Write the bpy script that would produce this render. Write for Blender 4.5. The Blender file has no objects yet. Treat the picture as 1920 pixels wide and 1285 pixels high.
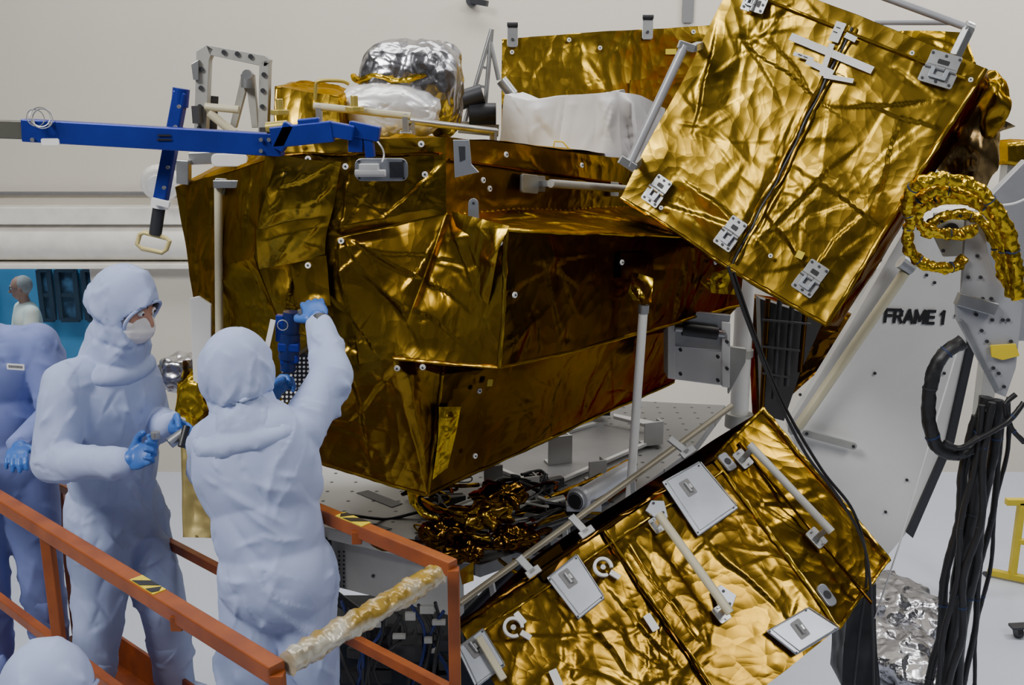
import bpy, bmesh, math, random
import numpy as np
from math import radians, sin, cos, pi, tan, atan
from mathutils import Vector, Matrix, noise
random.seed(7)
F=1900.0; HC=3.7; TH=radians(14); CAM=Vector((0,0,HC))
FW=Vector((0,cos(TH),-sin(TH))); UP=Vector((0,sin(TH),cos(TH)))
V=Vector; Z=V((0,0,1)); X=V((1,0,0)); YV=V((0,1,0))
col=bpy.context.scene.collection
# ------------------------------------------------------------ coordinates
def ray(px,py): return X*((px-960)/F)+UP*(-(py-642.5)/F)+FW
def at(px,py,Y):
    d=ray(px,py); return CAM+d*(Y/d.y)
def atz(px,py,z):
    d=ray(px,py); return CAM+d*((z-HC)/d.z)
def pz(px,Y,z):
    return V(((px-960)/F*(Y*cos(TH)+(HC-z)*sin(TH)),Y,z))
class Plane:
    def __init__(s,a,b,c):
        s.p=a; n=(b-a).cross(c-a).normalized()
        if n.dot(CAM-a)<0: n=-n
        s.n=n
    def at(s,px,py,off=0):
        d=ray(px,py); t=(s.p+s.n*off-CAM).dot(s.n)/d.dot(s.n); return CAM+d*t
    def fr(s,px,py,px2,py2,off=0):
        a=s.at(px,py,off); return Fr(a,s.at(px2,py2,off)-a,s.n)
    def seg(s,L): return [(s.at(a,b),s.at(c,d),w1,w2,h) for a,b,c,d,w1,w2,h in L]
class Fr:
    def __init__(s,o,x,z):
        s.o=o.copy(); s.z=z.normalized(); s.x=(x-s.z*x.dot(s.z)).normalized(); s.y=s.z.cross(s.x)
    def pt(s,a,b,c=0): return s.o+s.x*a+s.y*b+s.z*c
# ------------------------------------------------------------ materials
MATS={}
def newmat(name):
    m=bpy.data.materials.new(name); m.use_nodes=True; nt=m.node_tree
    return m,nt,nt.nodes['Principled BSDF']
def mat(name,c,metal=0,rough=.5,c2=None,cs=6,bs=0,bstr=.2,bd=.01,ntype=None,stretch=None,emit=0,alpha=None,ramp=(.35,.65)):
    if name in MATS: return MATS[name]
    m,nt,b=newmat(name); N=nt.nodes; L=nt.links
    b.inputs['Base Color'].default_value=(*c,1); b.inputs['Metallic'].default_value=metal; b.inputs['Roughness'].default_value=rough
    tc=N.new('ShaderNodeTexCoord'); mp=N.new('ShaderNodeMapping'); L.new(tc.outputs['Object'],mp.inputs[0])
    if stretch: mp.inputs['Scale'].default_value=stretch
    if c2 is None: c2=tuple(x*.88 for x in c)
    n=N.new('ShaderNodeTexNoise'); n.inputs['Scale'].default_value=cs; n.inputs['Detail'].default_value=4
    L.new(mp.outputs[0],n.inputs[0])
    r=N.new('ShaderNodeValToRGB'); r.color_ramp.elements[0].position=ramp[0]; r.color_ramp.elements[1].position=ramp[1]
    r.color_ramp.elements[0].color=(*c,1); r.color_ramp.elements[1].color=(*c2,1)
    L.new(n.outputs['Fac'],r.inputs[0]); L.new(r.outputs[0],b.inputs['Base Color'])
    if bs:
        n2=N.new('ShaderNodeTexNoise'); n2.inputs['Scale'].default_value=bs; n2.inputs['Detail'].default_value=3
        if ntype: n2.noise_type=ntype
        L.new(mp.outputs[0],n2.inputs[0])
        bp=N.new('ShaderNodeBump'); bp.inputs['Strength'].default_value=bstr; bp.inputs['Distance'].default_value=bd
        L.new(n2.outputs['Fac'],bp.inputs['Height']); L.new(bp.outputs[0],b.inputs['Normal'])
    if emit:
        L.new(r.outputs[0],b.inputs['Emission Color']); b.inputs['Emission Strength'].default_value=emit
    if alpha is not None: b.inputs['Alpha'].default_value=alpha
    MATS[name]=m; return m
def foil(name,c,c2,rough=.2,s1=3,st=.3,metal=1.0,edge=(1,.75,.25),s2=16):
    m,nt,b=newmat(name); N=nt.nodes; L=nt.links
    b.inputs['Metallic'].default_value=metal
    b.inputs['Specular Tint'].default_value=(*edge,1)
    tc=N.new('ShaderNodeTexCoord')
    nd=N.new('ShaderNodeTexNoise'); nd.inputs['Scale'].default_value=1.5; nd.inputs['Detail'].default_value=1; L.new(tc.outputs['Object'],nd.inputs[0])
    mx=N.new('ShaderNodeVectorMath'); mx.operation='MULTIPLY_ADD'; mx.inputs[1].default_value=(.5,.5,.5)
    L.new(nd.outputs['Color'],mx.inputs[0]); L.new(tc.outputs['Object'],mx.inputs[2])
    mp=N.new('ShaderNodeMapping'); mp.inputs['Scale'].default_value=(1.0,1.0,.5); mp.inputs['Rotation'].default_value=(.3,.5,.2); L.new(mx.outputs[0],mp.inputs[0])
    n=N.new('ShaderNodeTexNoise'); n.noise_type='RIDGED_MULTIFRACTAL'; n.inputs['Scale'].default_value=s1; n.inputs['Detail'].default_value=6; n.inputs['Roughness'].default_value=.55; L.new(mp.outputs[0],n.inputs[0])
    v=N.new('ShaderNodeTexVoronoi'); v.feature='F1'; v.inputs['Scale'].default_value=s1*2.2; L.new(mp.outputs[0],v.inputs[0])
    fn=N.new('ShaderNodeTexVoronoi'); fn.inputs['Scale'].default_value=s2; L.new(mx.outputs[0],fn.inputs[0])
    a=N.new('ShaderNodeMath'); a.operation='MULTIPLY_ADD'; a.inputs[1].default_value=.45
    L.new(v.outputs['Distance'],a.inputs[0]); L.new(n.outputs['Fac'],a.inputs[2])
    a2=N.new('ShaderNodeMath'); a2.operation='MULTIPLY_ADD'; a2.inputs[1].default_value=.25
    L.new(fn.outputs['Distance'],a2.inputs[0]); L.new(a.outputs[0],a2.inputs[2])
    bp=N.new('ShaderNodeBump'); bp.inputs['Strength'].default_value=st; bp.inputs['Distance'].default_value=.025
    L.new(a2.outputs[0],bp.inputs['Height']); L.new(bp.outputs[0],b.inputs['Normal'])
    nc=N.new('ShaderNodeTexNoise'); nc.inputs['Scale'].default_value=2; nc.inputs['Detail'].default_value=5; L.new(tc.outputs['Object'],nc.inputs[0])
    r=N.new('ShaderNodeValToRGB'); r.color_ramp.elements[0].position=.38; r.color_ramp.elements[1].position=.62
    r.color_ramp.elements[0].color=(*c,1); r.color_ramp.elements[1].color=(*c2,1)
    L.new(nc.outputs['Fac'],r.inputs[0]); L.new(r.outputs[0],b.inputs['Base Color'])
    mr=N.new('ShaderNodeMapRange'); mr.inputs[3].default_value=rough*.7; mr.inputs[4].default_value=rough*1.4
    L.new(nc.outputs['Fac'],mr.inputs[0]); L.new(mr.outputs[0],b.inputs['Roughness'])
    MATS[name]=m; return m
def perf(name,c,hole,n=18,r=.28,rough=.5,metal=.1):
    m,nt,b=newmat(name); N=nt.nodes; L=nt.links; b.inputs['Roughness'].default_value=rough; b.inputs['Metallic'].default_value=metal
    tc=N.new('ShaderNodeTexCoord'); s=N.new('ShaderNodeVectorMath'); s.operation='SCALE'; s.inputs['Scale'].default_value=n; L.new(tc.outputs['Object'],s.inputs[0])
    f=N.new('ShaderNodeVectorMath'); f.operation='FRACTION'; L.new(s.outputs[0],f.inputs[0])
    u=N.new('ShaderNodeVectorMath'); u.operation='SUBTRACT'; u.inputs[1].default_value=(.5,.5,.5); L.new(f.outputs[0],u.inputs[0])
    w=N.new('ShaderNodeVectorMath'); w.operation='MULTIPLY'; w.inputs[1].default_value=(1,1,0); L.new(u.outputs[0],w.inputs[0])
    l=N.new('ShaderNodeVectorMath'); l.operation='LENGTH'; L.new(w.outputs[0],l.inputs[0])
    g=N.new('ShaderNodeMath'); g.operation='GREATER_THAN'; g.inputs[1].default_value=r; L.new(l.outputs['Value'],g.inputs[0])
    mx=N.new('ShaderNodeMix'); mx.data_type='RGBA'; mx.inputs['A'].default_value=(*hole,1); mx.inputs['B'].default_value=(*c,1)
    L.new(g.outputs[0],mx.inputs['Factor']); L.new(mx.outputs['Result'],b.inputs['Base Color']); MATS[name]=m; return m
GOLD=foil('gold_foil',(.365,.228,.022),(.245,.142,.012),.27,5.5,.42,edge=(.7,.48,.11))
GOLDB=foil('bright_gold_foil',(.42,.27,.027),(.30,.182,.016),.27,6,.44,edge=(.8,.56,.16))
GOLDM=foil('mustard_gold_foil',(.345,.222,.024),(.24,.146,.014),.31,5.5,.40,edge=(.62,.43,.11))
GOLDL=foil('amber_gold_foil',(.30,.18,.018),(.18,.098,.010),.26,5.5,.42,edge=(.62,.39,.09))
GOLDC=foil('crinkled_gold_foil',(.64,.44,.035),(.50,.32,.02),.26,10,.7)
SHADE_AMBER=foil('shaded_amber_foil',(.13,.064,.008),(.075,.036,.005),.19,3,.30,edge=(.4,.23,.05))  # module faces turned to dark surroundings: that dark reflection is put into the colour
SILV=foil('silver_foil',(.50,.50,.53),(.30,.30,.33),.24,7,.6,edge=(1,1,1))
FILM=foil('silvery_film',(.44,.44,.48),(.25,.25,.27),.26,7,.7,edge=(1,1,1))
GREYF=foil('bronze_grey_foil',(.30,.22,.12),(.18,.12,.05),.25,5,.5,edge=(.8,.7,.5))
WCLOTH=mat('white_cloth',(.82,.82,.84),0,.7,(.76,.76,.78),4,7,.2,.015,'RIDGED_MULTIFRACTAL')
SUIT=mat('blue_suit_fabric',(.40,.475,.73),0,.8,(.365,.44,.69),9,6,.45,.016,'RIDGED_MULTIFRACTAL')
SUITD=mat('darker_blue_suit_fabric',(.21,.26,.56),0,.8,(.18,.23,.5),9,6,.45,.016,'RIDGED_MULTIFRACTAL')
GLOVE=mat('blue_glove',(.05,.16,.52),0,.42,(.04,.13,.45),12,30,.2,.004)
SKIN=mat('skin',(.48,.25,.17),0,.5,(.44,.22,.15),8)
MASK=mat('mask_fabric',(.80,.79,.80),0,.8,(.74,.71,.71),14,30,.2,.004)
HAIRG=mat('grey_hair',(.42,.40,.38),0,.8,None,20,60,.5,.004)
DARKH=mat('dark_brow',(.03,.018,.012),0,.8)
ALU=mat('aluminium',(.46,.47,.48),.85,.36,(.36,.37,.38),9,60,.08,.002)
ALUM=mat('matt_aluminium',(.44,.44,.41),.45,.5,(.36,.36,.34),7)
CREAM=mat('cream_tube',(.58,.54,.38),.1,.45)
WHITE=mat('white_paint',(.74,.74,.73),0,.5,(.68,.68,.67),3)
TAPE=mat('white_tape',(.82,.82,.82),0,.6)
BLACK=mat('black_plastic',(.012,.012,.014),0,.45)
DARK=mat('dark_metal',(.05,.052,.06),.5,.45)
BLUE=mat('blue_anodised',(.010,.028,.30),.35,.38,(.008,.022,.24),8)
NAVY=mat('navy_tool',(.012,.025,.13),.3,.4)
ORANGE=mat('orange_paint',(.30,.072,.010),.0,.45,(.20,.045,.008),9,30,.15,.002)
YELLOW=mat('yellow_paint',(.72,.55,.02),0,.45)
GYEL=mat('gold_anodised',(.50,.40,.10),.6,.4)
ORD=mat('orange_floor_paint',(.22,.045,.008),0,.5,(.12,.026,.008),8)
GREYP=mat('grey_panel',(.20,.20,.205),.2,.5)
LGREY=mat('light_grey_metal',(.46,.47,.50),.4,.42,(.40,.41,.44),5)
PLATE=mat('dull_silver_plate',(.42,.45,.50),.8,.38,(.34,.36,.41),6,40,.05,.002)
DECKW=mat('deck_paint',(.50,.50,.49),.1,.5,(.42,.42,.41),4)
PERF=perf('perforated_deck',(.46,.46,.45),(.06,.06,.06),8,.08)
PERFG=perf('perforated_grey_deck',(.17,.17,.17),(.02,.02,.02),9,.10)
WALLM=mat('wall_paint',(.68,.635,.55),0,.75,(.64,.60,.52),.6,3,.05,.01)
CORN=mat('cornice_paint',(.90,.87,.80),0,.5)
FLOORM=mat('floor_paint',(.56,.60,.70),0,.22,(.51,.55,.65),.7)
BLUEW=mat('blue_lit_wall',(.10,.34,.56),0,.6,(.04,.18,.34),.9)  # blue light of the viewing room is put into the wall colour
DPANE=mat('dark_pane',(.004,.010,.03),0,.4,(.06,.14,.24),7)
DFRAME=mat('dark_teal_frame',(.012,.02,.035),0,.5)
GLASS=mat('pane_glass',(.1,.2,.3),0,.05,alpha=.05)
TIE=mat('blue_tie',(.012,.03,.10),0,.6)
SLATE=mat('slate',(.05,.05,.055),.3,.5)
# ------------------------------------------------------------ objects
ORG={}
def setp(o,label,cat,group=None):
    o['label']=label; o['category']=cat
    if group: o['group']=group
def thing(name,label,cat,loc,group=None):
    o=bpy.data.objects.new(name,None); col.objects.link(o); o.location=loc; o.empty_display_size=.1
    ORG[o.name]=V(loc); setp(o,label,cat,group); return o
class MB:
    def __init__(s): s.bm=bmesh.new()
    def add(s,vs,fs):
        b=[s.bm.verts.new(v) for v in vs]
        for f in fs:
            try: s.bm.faces.new([b[i] for i in f])
            except ValueError: pass
    def fbox(s,fr,c,d):
        vs=[fr.pt(c[0]+i*d[0]/2,c[1]+j*d[1]/2,c[2]+k*d[2]/2) for i in(-1,1) for j in(-1,1) for k in(-1,1)]
        s.add(vs,[(0,1,3,2),(4,6,7,5),(0,4,5,1),(2,3,7,6),(0,2,6,4),(1,5,7,3)]); return s
    def bar(s,a,b,w,h=None,up=Z):
        h=h or w; d=b-a; L=d.length
        if abs(d.normalized().dot(up))>.97: up=YV
        z=up-d*(up.dot(d)/d.dot(d)); fr=Fr((a+b)/2,d,z); return s.fbox(fr,(0,0,0),(L,w,h))
    def ext(s,pts,vec):
        n=len(pts); vs=[p for p in pts]+[p+vec for p in pts]
        s.add(vs,[tuple(range(n))[::-1],tuple(range(n,2*n))]+[(i,(i+1)%n,n+(i+1)%n,n+i) for i in range(n)]); return s
    def prism(s,fr,pts,z0,z1):
        return s.ext([fr.pt(x,y,z0) for x,y in pts],fr.z*(z1-z0))
    def tube(s,pts,r,seg=12,closed=False,cap=True,jit=0):
        pts=[V(p) for p in pts]; n=len(pts)
        rs=r if isinstance(r,(list,tuple)) else [r]*n
        nv=None; rings=[]
        for i,p in enumerate(pts):
            if closed: t=(pts[(i+1)%n]-pts[i-1]).normalized()
            else: t=(pts[min(i+1,n-1)]-pts[max(i-1,0)]).normalized()
            if nv is None: nv=t.orthogonal().normalized()
            else: nv=(nv-t*nv.dot(t)).normalized()
            b=t.cross(nv); ring=[]
            for k in range(seg):
                a=2*pi*k/seg; q=nv*cos(a)+b*sin(a); rr=rs[i]
                if jit: rr*=1+jit*noise.noise((p+q*rs[i])*38)+jit*.6*noise.noise((p+q*rs[i])*80)
                ring.append(s.bm.verts.new(p+q*rr))
            rings.append(ring)
        m=n if closed else n-1
        for i in range(m):
            A=rings[i];B=rings[(i+1)%n]
            for k in range(seg): s.bm.faces.new((A[k],A[(k+1)%seg],B[(k+1)%seg],B[k]))
        if cap and not closed:
            s.bm.faces.new(rings[0][::-1]); s.bm.faces.new(rings[-1])
        return s
    def ring(s,fr,R,r,a0=0,a1=360,seg=28):
        cl=abs(a1-a0)>=360; n=seg if cl else seg+1
        return s.tube([fr.pt(R*cos(radians(a0+(a1-a0)*i/seg)),R*sin(radians(a0+(a1-a0)*i/seg))) for i in range(n)],r,8,closed=cl)
    def disc(s,fr,r,h,seg=16,x=0,y=0,z=0):
        return s.prism(fr,[(x+r*cos(2*pi*k/seg),y+r*sin(2*pi*k/seg)) for k in range(seg)],z,z+h)
    def sph(s,c,r,sub=2):
        bmesh.ops.create_icosphere(s.bm,subdivisions=sub,radius=1,matrix=Matrix.Translation(c)@(Matrix.Diagonal((r,r,r,1)) if not isinstance(r,Matrix) else r)); return s
    def split(s,name,m,parent,smooth=False,bevel=0):
        bm=s.bm; seen=set(); out=[]
        for v0 in list(bm.verts):
            if v0 in seen: continue
            st=[v0]; seen.add(v0); comp=[]
            while st:
                v=st.pop(); comp.append(v)
                for e in v.link_edges:
                    w=e.other_vert(v)
                    if w not in seen: seen.add(w); st.append(w)
            ix={v:i for i,v in enumerate(comp)}; fs=[]; done=set()
            for v in comp:
                for f in v.link_faces:
                    if f not in done: done.add(f); fs.append(tuple(ix[q] for q in f.verts))
            b=MB(); b.add([v.co.copy() for v in comp],fs); out.append(b)
        for b in out: b.build(name,m,parent,smooth,bevel)
        bm.free()
    def build(s,name,m,parent=None,smooth=False,bevel=0,label=None,cat=None,group=None,kind=None):
        bm=s.bm; bmesh.ops.recalc_face_normals(bm,faces=bm.faces)
        if parent is not None: o0=ORG[parent.name]
        else:
            cs=[v.co for v in bm.verts]
            o0=V(((min(c.x for c in cs)+max(c.x for c in cs))/2,(min(c.y for c in cs)+max(c.y for c in cs))/2,min(c.z for c in cs)))
        for v in bm.verts: v.co-=o0
        me=bpy.data.meshes.new(name); bm.to_mesh(me); bm.free(); me.materials.append(m)
        return fin(me,name,parent,o0,smooth,bevel,label,cat,group,kind)
def fin(me,name,parent,o0,smooth=False,bevel=0,label=None,cat=None,group=None,kind=None):
    if smooth:
        me.polygons.foreach_set('use_smooth',[True]*len(me.polygons))
        if smooth=='auto': me.set_sharp_from_angle(angle=radians(40))
    o=bpy.data.objects.new(name,me); col.objects.link(o); ORG[o.name]=o0
    if parent is not None: o.parent=parent
    else: o.location=o0
    if bevel:
        b=o.modifiers.new('b','BEVEL'); b.width=bevel; b.segments=2; b.limit_method='ANGLE'
    if label: o['label']=label
    if cat: o['category']=cat
    if group: o['group']=group
    if kind: o['kind']=kind
    return o
def rrect(w,h,r,n=5):
    P=[]
    for cx,cy,a in((w/2-r,h/2-r,0),(-w/2+r,h/2-r,90),(-w/2+r,-h/2+r,180),(w/2-r,-h/2+r,270)):
        for i in range(n): t=radians(a+90*i/(n-1)); P.append((cx+r*cos(t),cy+r*sin(t)))
    return P
# ------------------------------------------------------------ foil surfaces
def wob(p,a=.012): return noise.noise_vector(p*2.2)*a+noise.noise_vector(p*7)*a*.3
def creases(P,segs,gauss=False):
    H=np.zeros(len(P))
    for a,b,n,w1,w2,h in segs:
        ab=b-a; L2=ab@ab
        if L2<1e-8: continue
        R=P-a; t=np.clip(R@ab/L2,0,1); D=R-t[:,None]*ab; d=np.sqrt((D*D).sum(1))
        if gauss:
            if n is not None:
                sd=np.cross(ab,n); side=(D@sd)>0; w=np.where(side,w1,w2)
            else: w=w1
            H+=h*np.exp(-(d/w)**1.25)*np.clip(np.minimum(t*2.5+.1,(1-t)*2),0,1); continue
        sd=np.cross(ab,n); side=(D@sd)>0
        w=np.where(side,w1,w2)*(1-.45*t)
        H+=h*np.clip(1-d/w,0,1)*np.clip(np.minimum(t*4+.4,(1-t)*2.5),0,1)
    return H
def quadsegs(q,n,rd,dens,hubs,sc=1.0,bias=None):
    a,b,c,d=q; area=((c-a).cross(d-b)).length/2; N_=max(3,int(area*dens)); out=[]
    hb=[(rd.random(),rd.random(),rd.uniform(0,6.28)) for _ in range(hubs)]
    def P(u,v): return a*(1-u)*(1-v)+b*u*(1-v)+c*u*v+d*(1-u)*v
    tx=(b-a).normalized(); ty=n.cross(tx)
    def one(L,w1,w2,hf):
        if hubs and rd.random()<.55:
            h_=rd.choice(hb); s=P(h_[0],h_[1])+(tx*rd.gauss(0,.03)+ty*rd.gauss(0,.03)); an=h_[2]+rd.gauss(0,.7); L*=1.3
        else:
            s=P(rd.random(),rd.random()); an=rd.uniform(0,6.28)
        if bias is not None and rd.random()<.6: an=bias+rd.gauss(0,.35)+(pi if rd.random()<.5 else 0)
        e=s+(tx*cos(an)+ty*sin(an))*L
        out.append((np.array(s),np.array(e),np.array(n),w1,w2,w1*hf*(1 if rd.random()<.6 else -1)))
    for i in range(N_):
        one(rd.uniform(.08,.42)*sc,rd.uniform(.010,.022)*(.6+.4*sc),rd.uniform(.04,.12)*sc,rd.uniform(.20,.45))
    for i in range(int(N_*2.4)):
        one(rd.uniform(.04,.20)*sc,rd.uniform(.006,.011),rd.uniform(.012,.035),rd.uniform(.2,.5))
    return out
def foilq(name,quads,m,parent,amp=.02,cell=.01,seed=1,wa=.012,dens=70,hubs=5,sc=1.0,lines=None,bias=None,swell=1.0,**kw):
    bm=bmesh.new(); rd=random.Random(seed); k=amp/.02; of=V((seed*1.7,seed*.9,seed*2.3))
    for q in quads:
        a,b,c,d=q
        lu=max((b-a).length,(c-d).length); lv=max((d-a).length,(c-b).length)
        nu=max(3,int(lu/cell)); nv=max(3,int(lv/cell))
        n=((c-a).cross(d-b)).normalized()
        if n.dot(CAM-a)<0: n=-n
        base=[];E=[];Wp=[];S=[]
        for i in range(nu+1):
            for j in range(nv+1):
                u=i/nu; v=j/nv; p=a*(1-u)*(1-v)+b*u*(1-v)+c*u*v+d*(1-u)*v
                base.append(p); E.append(min(1,min(u,1-u)*lu/.05)*min(1,min(v,1-v)*lv/.05))
                Wp.append(p+noise.noise_vector(p*2.3+of)*.045+noise.noise_vector(p*7+of)*.012)
                S.append((noise.noise(p*2.0+of)*.018+noise.noise(p*5+of)*.005)*swell)
        segs=quadsegs(q,n,rd,dens,hubs,sc,bias)
        if lines: segs+=[(np.array(x[0]),np.array(x[1]),np.array(n),x[2],x[3],x[4]) for x in lines]
        H=creases(np.array([tuple(p) for p in Wp]),segs)*k+np.array(S)*min(k,1.6)
        g=[]; idx=0
        for i in range(nu+1):
            row=[]
            for j in range(nv+1):
                row.append(bm.verts.new(base[idx]+wob(base[idx],wa)+n*float(H[idx]*E[idx]))); idx+=1
            g.append(row)
        for i in range(nu):
            for j in range(nv): bm.faces.new((g[i][j],g[i+1][j],g[i+1][j+1],g[i][j+1]))
    bmesh.ops.remove_doubles(bm,verts=bm.verts,dist=.0012)
    mb=MB(); mb.bm.free(); mb.bm=bm
    return mb.build(name,m,parent,True,**kw)
def boxq(a,b,c,d,e):
    A,B,C,D=a+e,b+e,c+e,d+e
    return [(a,b,B,A),(b,c,C,B),(c,d,D,C),(d,a,A,D),(A,B,C,D)]
def clump(name,c,rad,m,parent=None,amp=.25,seed=3,sub=5,box=0,ncr=50,low=.25,**kw):
    mb=MB(); bmesh.ops.create_icosphere(mb.bm,subdivisions=sub,radius=1); rd=random.Random(seed)
    R=max(rad); pts=[];nn=[]
    for v in mb.bm.verts:
        n=v.co.normalized()
        if box:
            pw=2+box*6; s=(abs(n.x)**pw+abs(n.y)**pw+abs(n.z)**pw)**(1/pw); n2=n/s
        else: n2=n
        pts.append((n2.x*rad[0],n2.y*rad[1],n2.z*rad[2])); nn.append(n)
    P=np.array(pts); segs=[]
    for i in range(ncr):
        a=P[rd.randrange(len(P))]; dv=np.array([rd.gauss(0,1) for _ in range(3)]); b=a+dv/np.linalg.norm(dv)*R*rd.uniform(.3,1.1)
        w1=R*rd.uniform(.04,.10); segs.append((a,b,a/np.linalg.norm(a),w1,w1*rd.uniform(2,4),w1*rd.uniform(.3,.8)*(1 if rd.random()<.6 else -1)))
    Wp=np.array([tuple(V(p)+noise.noise_vector(V(p)/R*1.5+V((seed,0,0)))*R*.15) for p in pts])
    H=creases(Wp,segs)*amp*4
    for v,p,h,n in zip(mb.bm.verts,pts,H,nn):
        q=V(p); v.co=c+q*(1+low*noise.noise(q/R*2+V((seed,3,1))))+n*float(h)
    return mb.build(name,m,parent,True,**kw)
# ------------------------------------------------------------ hardware parts
def button(parent,fr,r=.011):
    a=MB().disc(fr,r,.006).build('button',TAPE,parent)
    MB().disc(fr,r*.35,.009,10).build('button_stud',DARK,a)
def latch(parent,fr,w,h):
    a=MB().prism(fr,[(x-w*.26,y) for x,y in rrect(w*.46,h,.008)],0,.005).build('latch',ALU,parent,bevel=.001)
    MB().prism(fr,[(x+w*.26,y) for x,y in rrect(w*.46,h*.9,.008)],0,.005).build('latch_leaf',ALU,a,bevel=.001)
    s=MB()
    for i in(-1,1):
        for j in(-1,0,1): s.disc(fr,.0055,.009,8,i*(w*.5-.014),j*(h/2-.014))
    s.split('screw',DARK,a)
    s=MB(); s.tube([fr.pt(0,-h*.46,.010),fr.pt(0,-h*.14,.010)],.009,12); s.tube([fr.pt(0,-h*.12,.010),fr.pt(0,h*.14,.010)],.010,12); s.tube([fr.pt(0,h*.16,.010),fr.pt(0,h*.46,.010)],.009,12); s.split('knuckle',ALU,a,'auto')
    s=MB(); s.fbox(fr,(-w*.16,h*.2,.016),(w*.30,h*.12,.010)); s.fbox(fr,(-w*.16,-h*.2,.016),(w*.30,h*.12,.010)); s.fbox(fr,(-w*.28,0,.018),(w*.10,h*.5,.010)); s.build('clasp',PLATE,a,bevel=.001)
    MB().prism(fr,[(x+w*.2,y) for x,y in rrect(w*.14,h*.34,.004)],.005,.0058).build('clasp_slot',BLACK,a)
def rail(parent,p1,p2,n,h=.07,r=.014,m=None,foot=.04,sq=False):
    m=m or CREAM; d=(p2-p1).normalized()
    a=MB().tube([p1+n*h-d*.02,p2+n*h+d*.02],r,14).build('handrail',m,parent,'auto')
    for p in(p1,p2):
        f=Fr(p,d,n); b=MB(); b.fbox(f,(0,0,h/2),(.022,.026,h+r)); b.prism(f,rrect(foot*1.6,foot*1.3,.008),0,.008)
        for i in(-1,1): b.disc(f,.005,.014,8,i*foot*.6,0)
        b.build('rail_foot',ALU,a,bevel=.0015)
def smooth_path(pts,n=8):
    out=[]; m=len(pts)
    for i in range(m-1):
        p0=pts[max(i-1,0)];p1_=pts[i];p2_=pts[i+1];p3=pts[min(i+2,m-1)]
        for k in range(n):
            s=k/n; out.append(.5*((2*p1_)+(p2_-p0)*s+(2*p0-5*p1_+4*p2_-p3)*s*s+(3*p1_-p0-3*p2_+p3)*s**3))
    out.append(pts[-1]); return out
# ================================================================ SETTING
WY=9.5
h0=at(-260,500,WY); h1=at(190,700,WY)
w=MB()
def vrect(w,x0,x1,z0,z1,Y,th=.2): w.add([V((x0,Y,z0)),V((x1,Y,z0)),V((x1,Y,z1)),V((x0,Y,z1)),V((x0,Y+th,z0)),V((x1,Y+th,z0)),V((x1,Y+th,z1)),V((x0,Y+th,z1))],[(0,1,2,3),(7,6,5,4),(0,4,5,1),(3,2,6,7),(0,3,7,4),(1,5,6,2)])
vrect(w,-9,h0.x,0,8.5,WY); vrect(w,h1.x,10,0,8.5,WY); vrect(w,h0.x,h1.x,h0.z,8.5,WY); vrect(w,h0.x,h1.x,0,h1.z,WY)
w.build('wall_back',WALLM,kind='structure')
w=MB(); zt=at(0,362,WY).z
w.bar(V((-9,WY-.03,zt)),V((10,WY-.03,zt)),.06,.03); w.build('trim_1',GREYP,kind='structure',bevel=.004)
zc=at(0,452,WY).z
w=MB(); w.tube([V((-9,WY-.05,zc)),V((10,WY-.05,zc))],.17,28); w.build('trim_2',CORN,kind='structure',smooth='auto')
w=MB(); w.bar(V((-9,WY-.1,zc+.26)),V((10,WY-.1,zc+.26)),.22,.16); w.build('trim_3',CORN,kind='structure',bevel=.01)
w=MB(); w.bar(V((-9,WY-.1,zc-.21)),V((10,WY-.1,zc-.21)),.2,.05); w.build('trim_4',CORN,kind='structure',bevel=.01)
w=MB(); w.add([V((-12,-6,0)),V((12,-6,0)),V((12,15,0)),V((-12,15,0)),V((-12,-6,-.1)),V((12,-6,-.1)),V((12,15,-.1)),V((-12,15,-.1))],[(0,1,2,3),(7,6,5,4),(0,4,5,1),(1,5,6,2),(2,6,7,3),(3,7,4,0)])
w.build('floor',FLOORM,kind='structure')
w=MB(); w.ext([V((-9,WY+.2,0)),V((-9,13,0)),V((-9,13,5)),V((-9,WY+.2,5))],V((-.1,0,0))); w.build('wall_left',BLUEW,kind='structure')
w=MB(); vrect(w,-9,0,0,5,12.8); w.build('wall_viewing_room',BLUEW,kind='structure')
fw=.05; c4=[V((h0.x,WY+.05,h0.z)),V((h1.x,WY+.05,h0.z)),V((h1.x,WY+.05,h1.z)),V((h0.x,WY+.05,h1.z))]
w=MB()
for i in range(4): w.bar(c4[i],c4[(i+1)%4],fw,fw)
wf=w.build('window_1',WHITE,kind='structure',bevel=.004)
w=MB(); vrect(w,h0.x,h1.x,h1.z,h0.z,WY+.12,.01); w.build('pane',GLASS,wf)
for i,(x0,x1) in enumerate(((68,98),(102,146),(152,187),(-90,-20))):
    a=at(x0,508,12.6); b=at(x1,602,12.6); m=MB()
    f=MB(); yy=12.66
    for p,q in((V((a.x,yy,a.z)),V((b.x,yy,a.z))),(V((a.x,yy,b.z)),V((b.x,yy,b.z))),(V((a.x,yy,a.z)),V((a.x,yy,b.z))),(V((b.x,yy,a.z)),V((b.x,yy,b.z))),(V((a.x,yy,(a.z+b.z)/2)),V((b.x,yy,(a.z+b.z)/2)))): f.bar(p,q,.06 if p.z!=(a.z+b.z)/2 else .025,.05)
    fo=f.build('window_%d'%(i+2),DFRAME,kind='structure')
    vrect(m,a.x,b.x,b.z,a.z,12.70,.05)
    m.build('pane',DPANE,fo)
f=Fr(at(885,3,WY-.02),X,-YV); t=MB().disc(f,.05,.12,14); t.bar(f.pt(0,0,.1),f.pt(.14,-.03,.16),.05)
t.build('wall_sensor',DARK,label='small dark fitting high on the cream back wall',cat='wall fitting')
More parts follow.
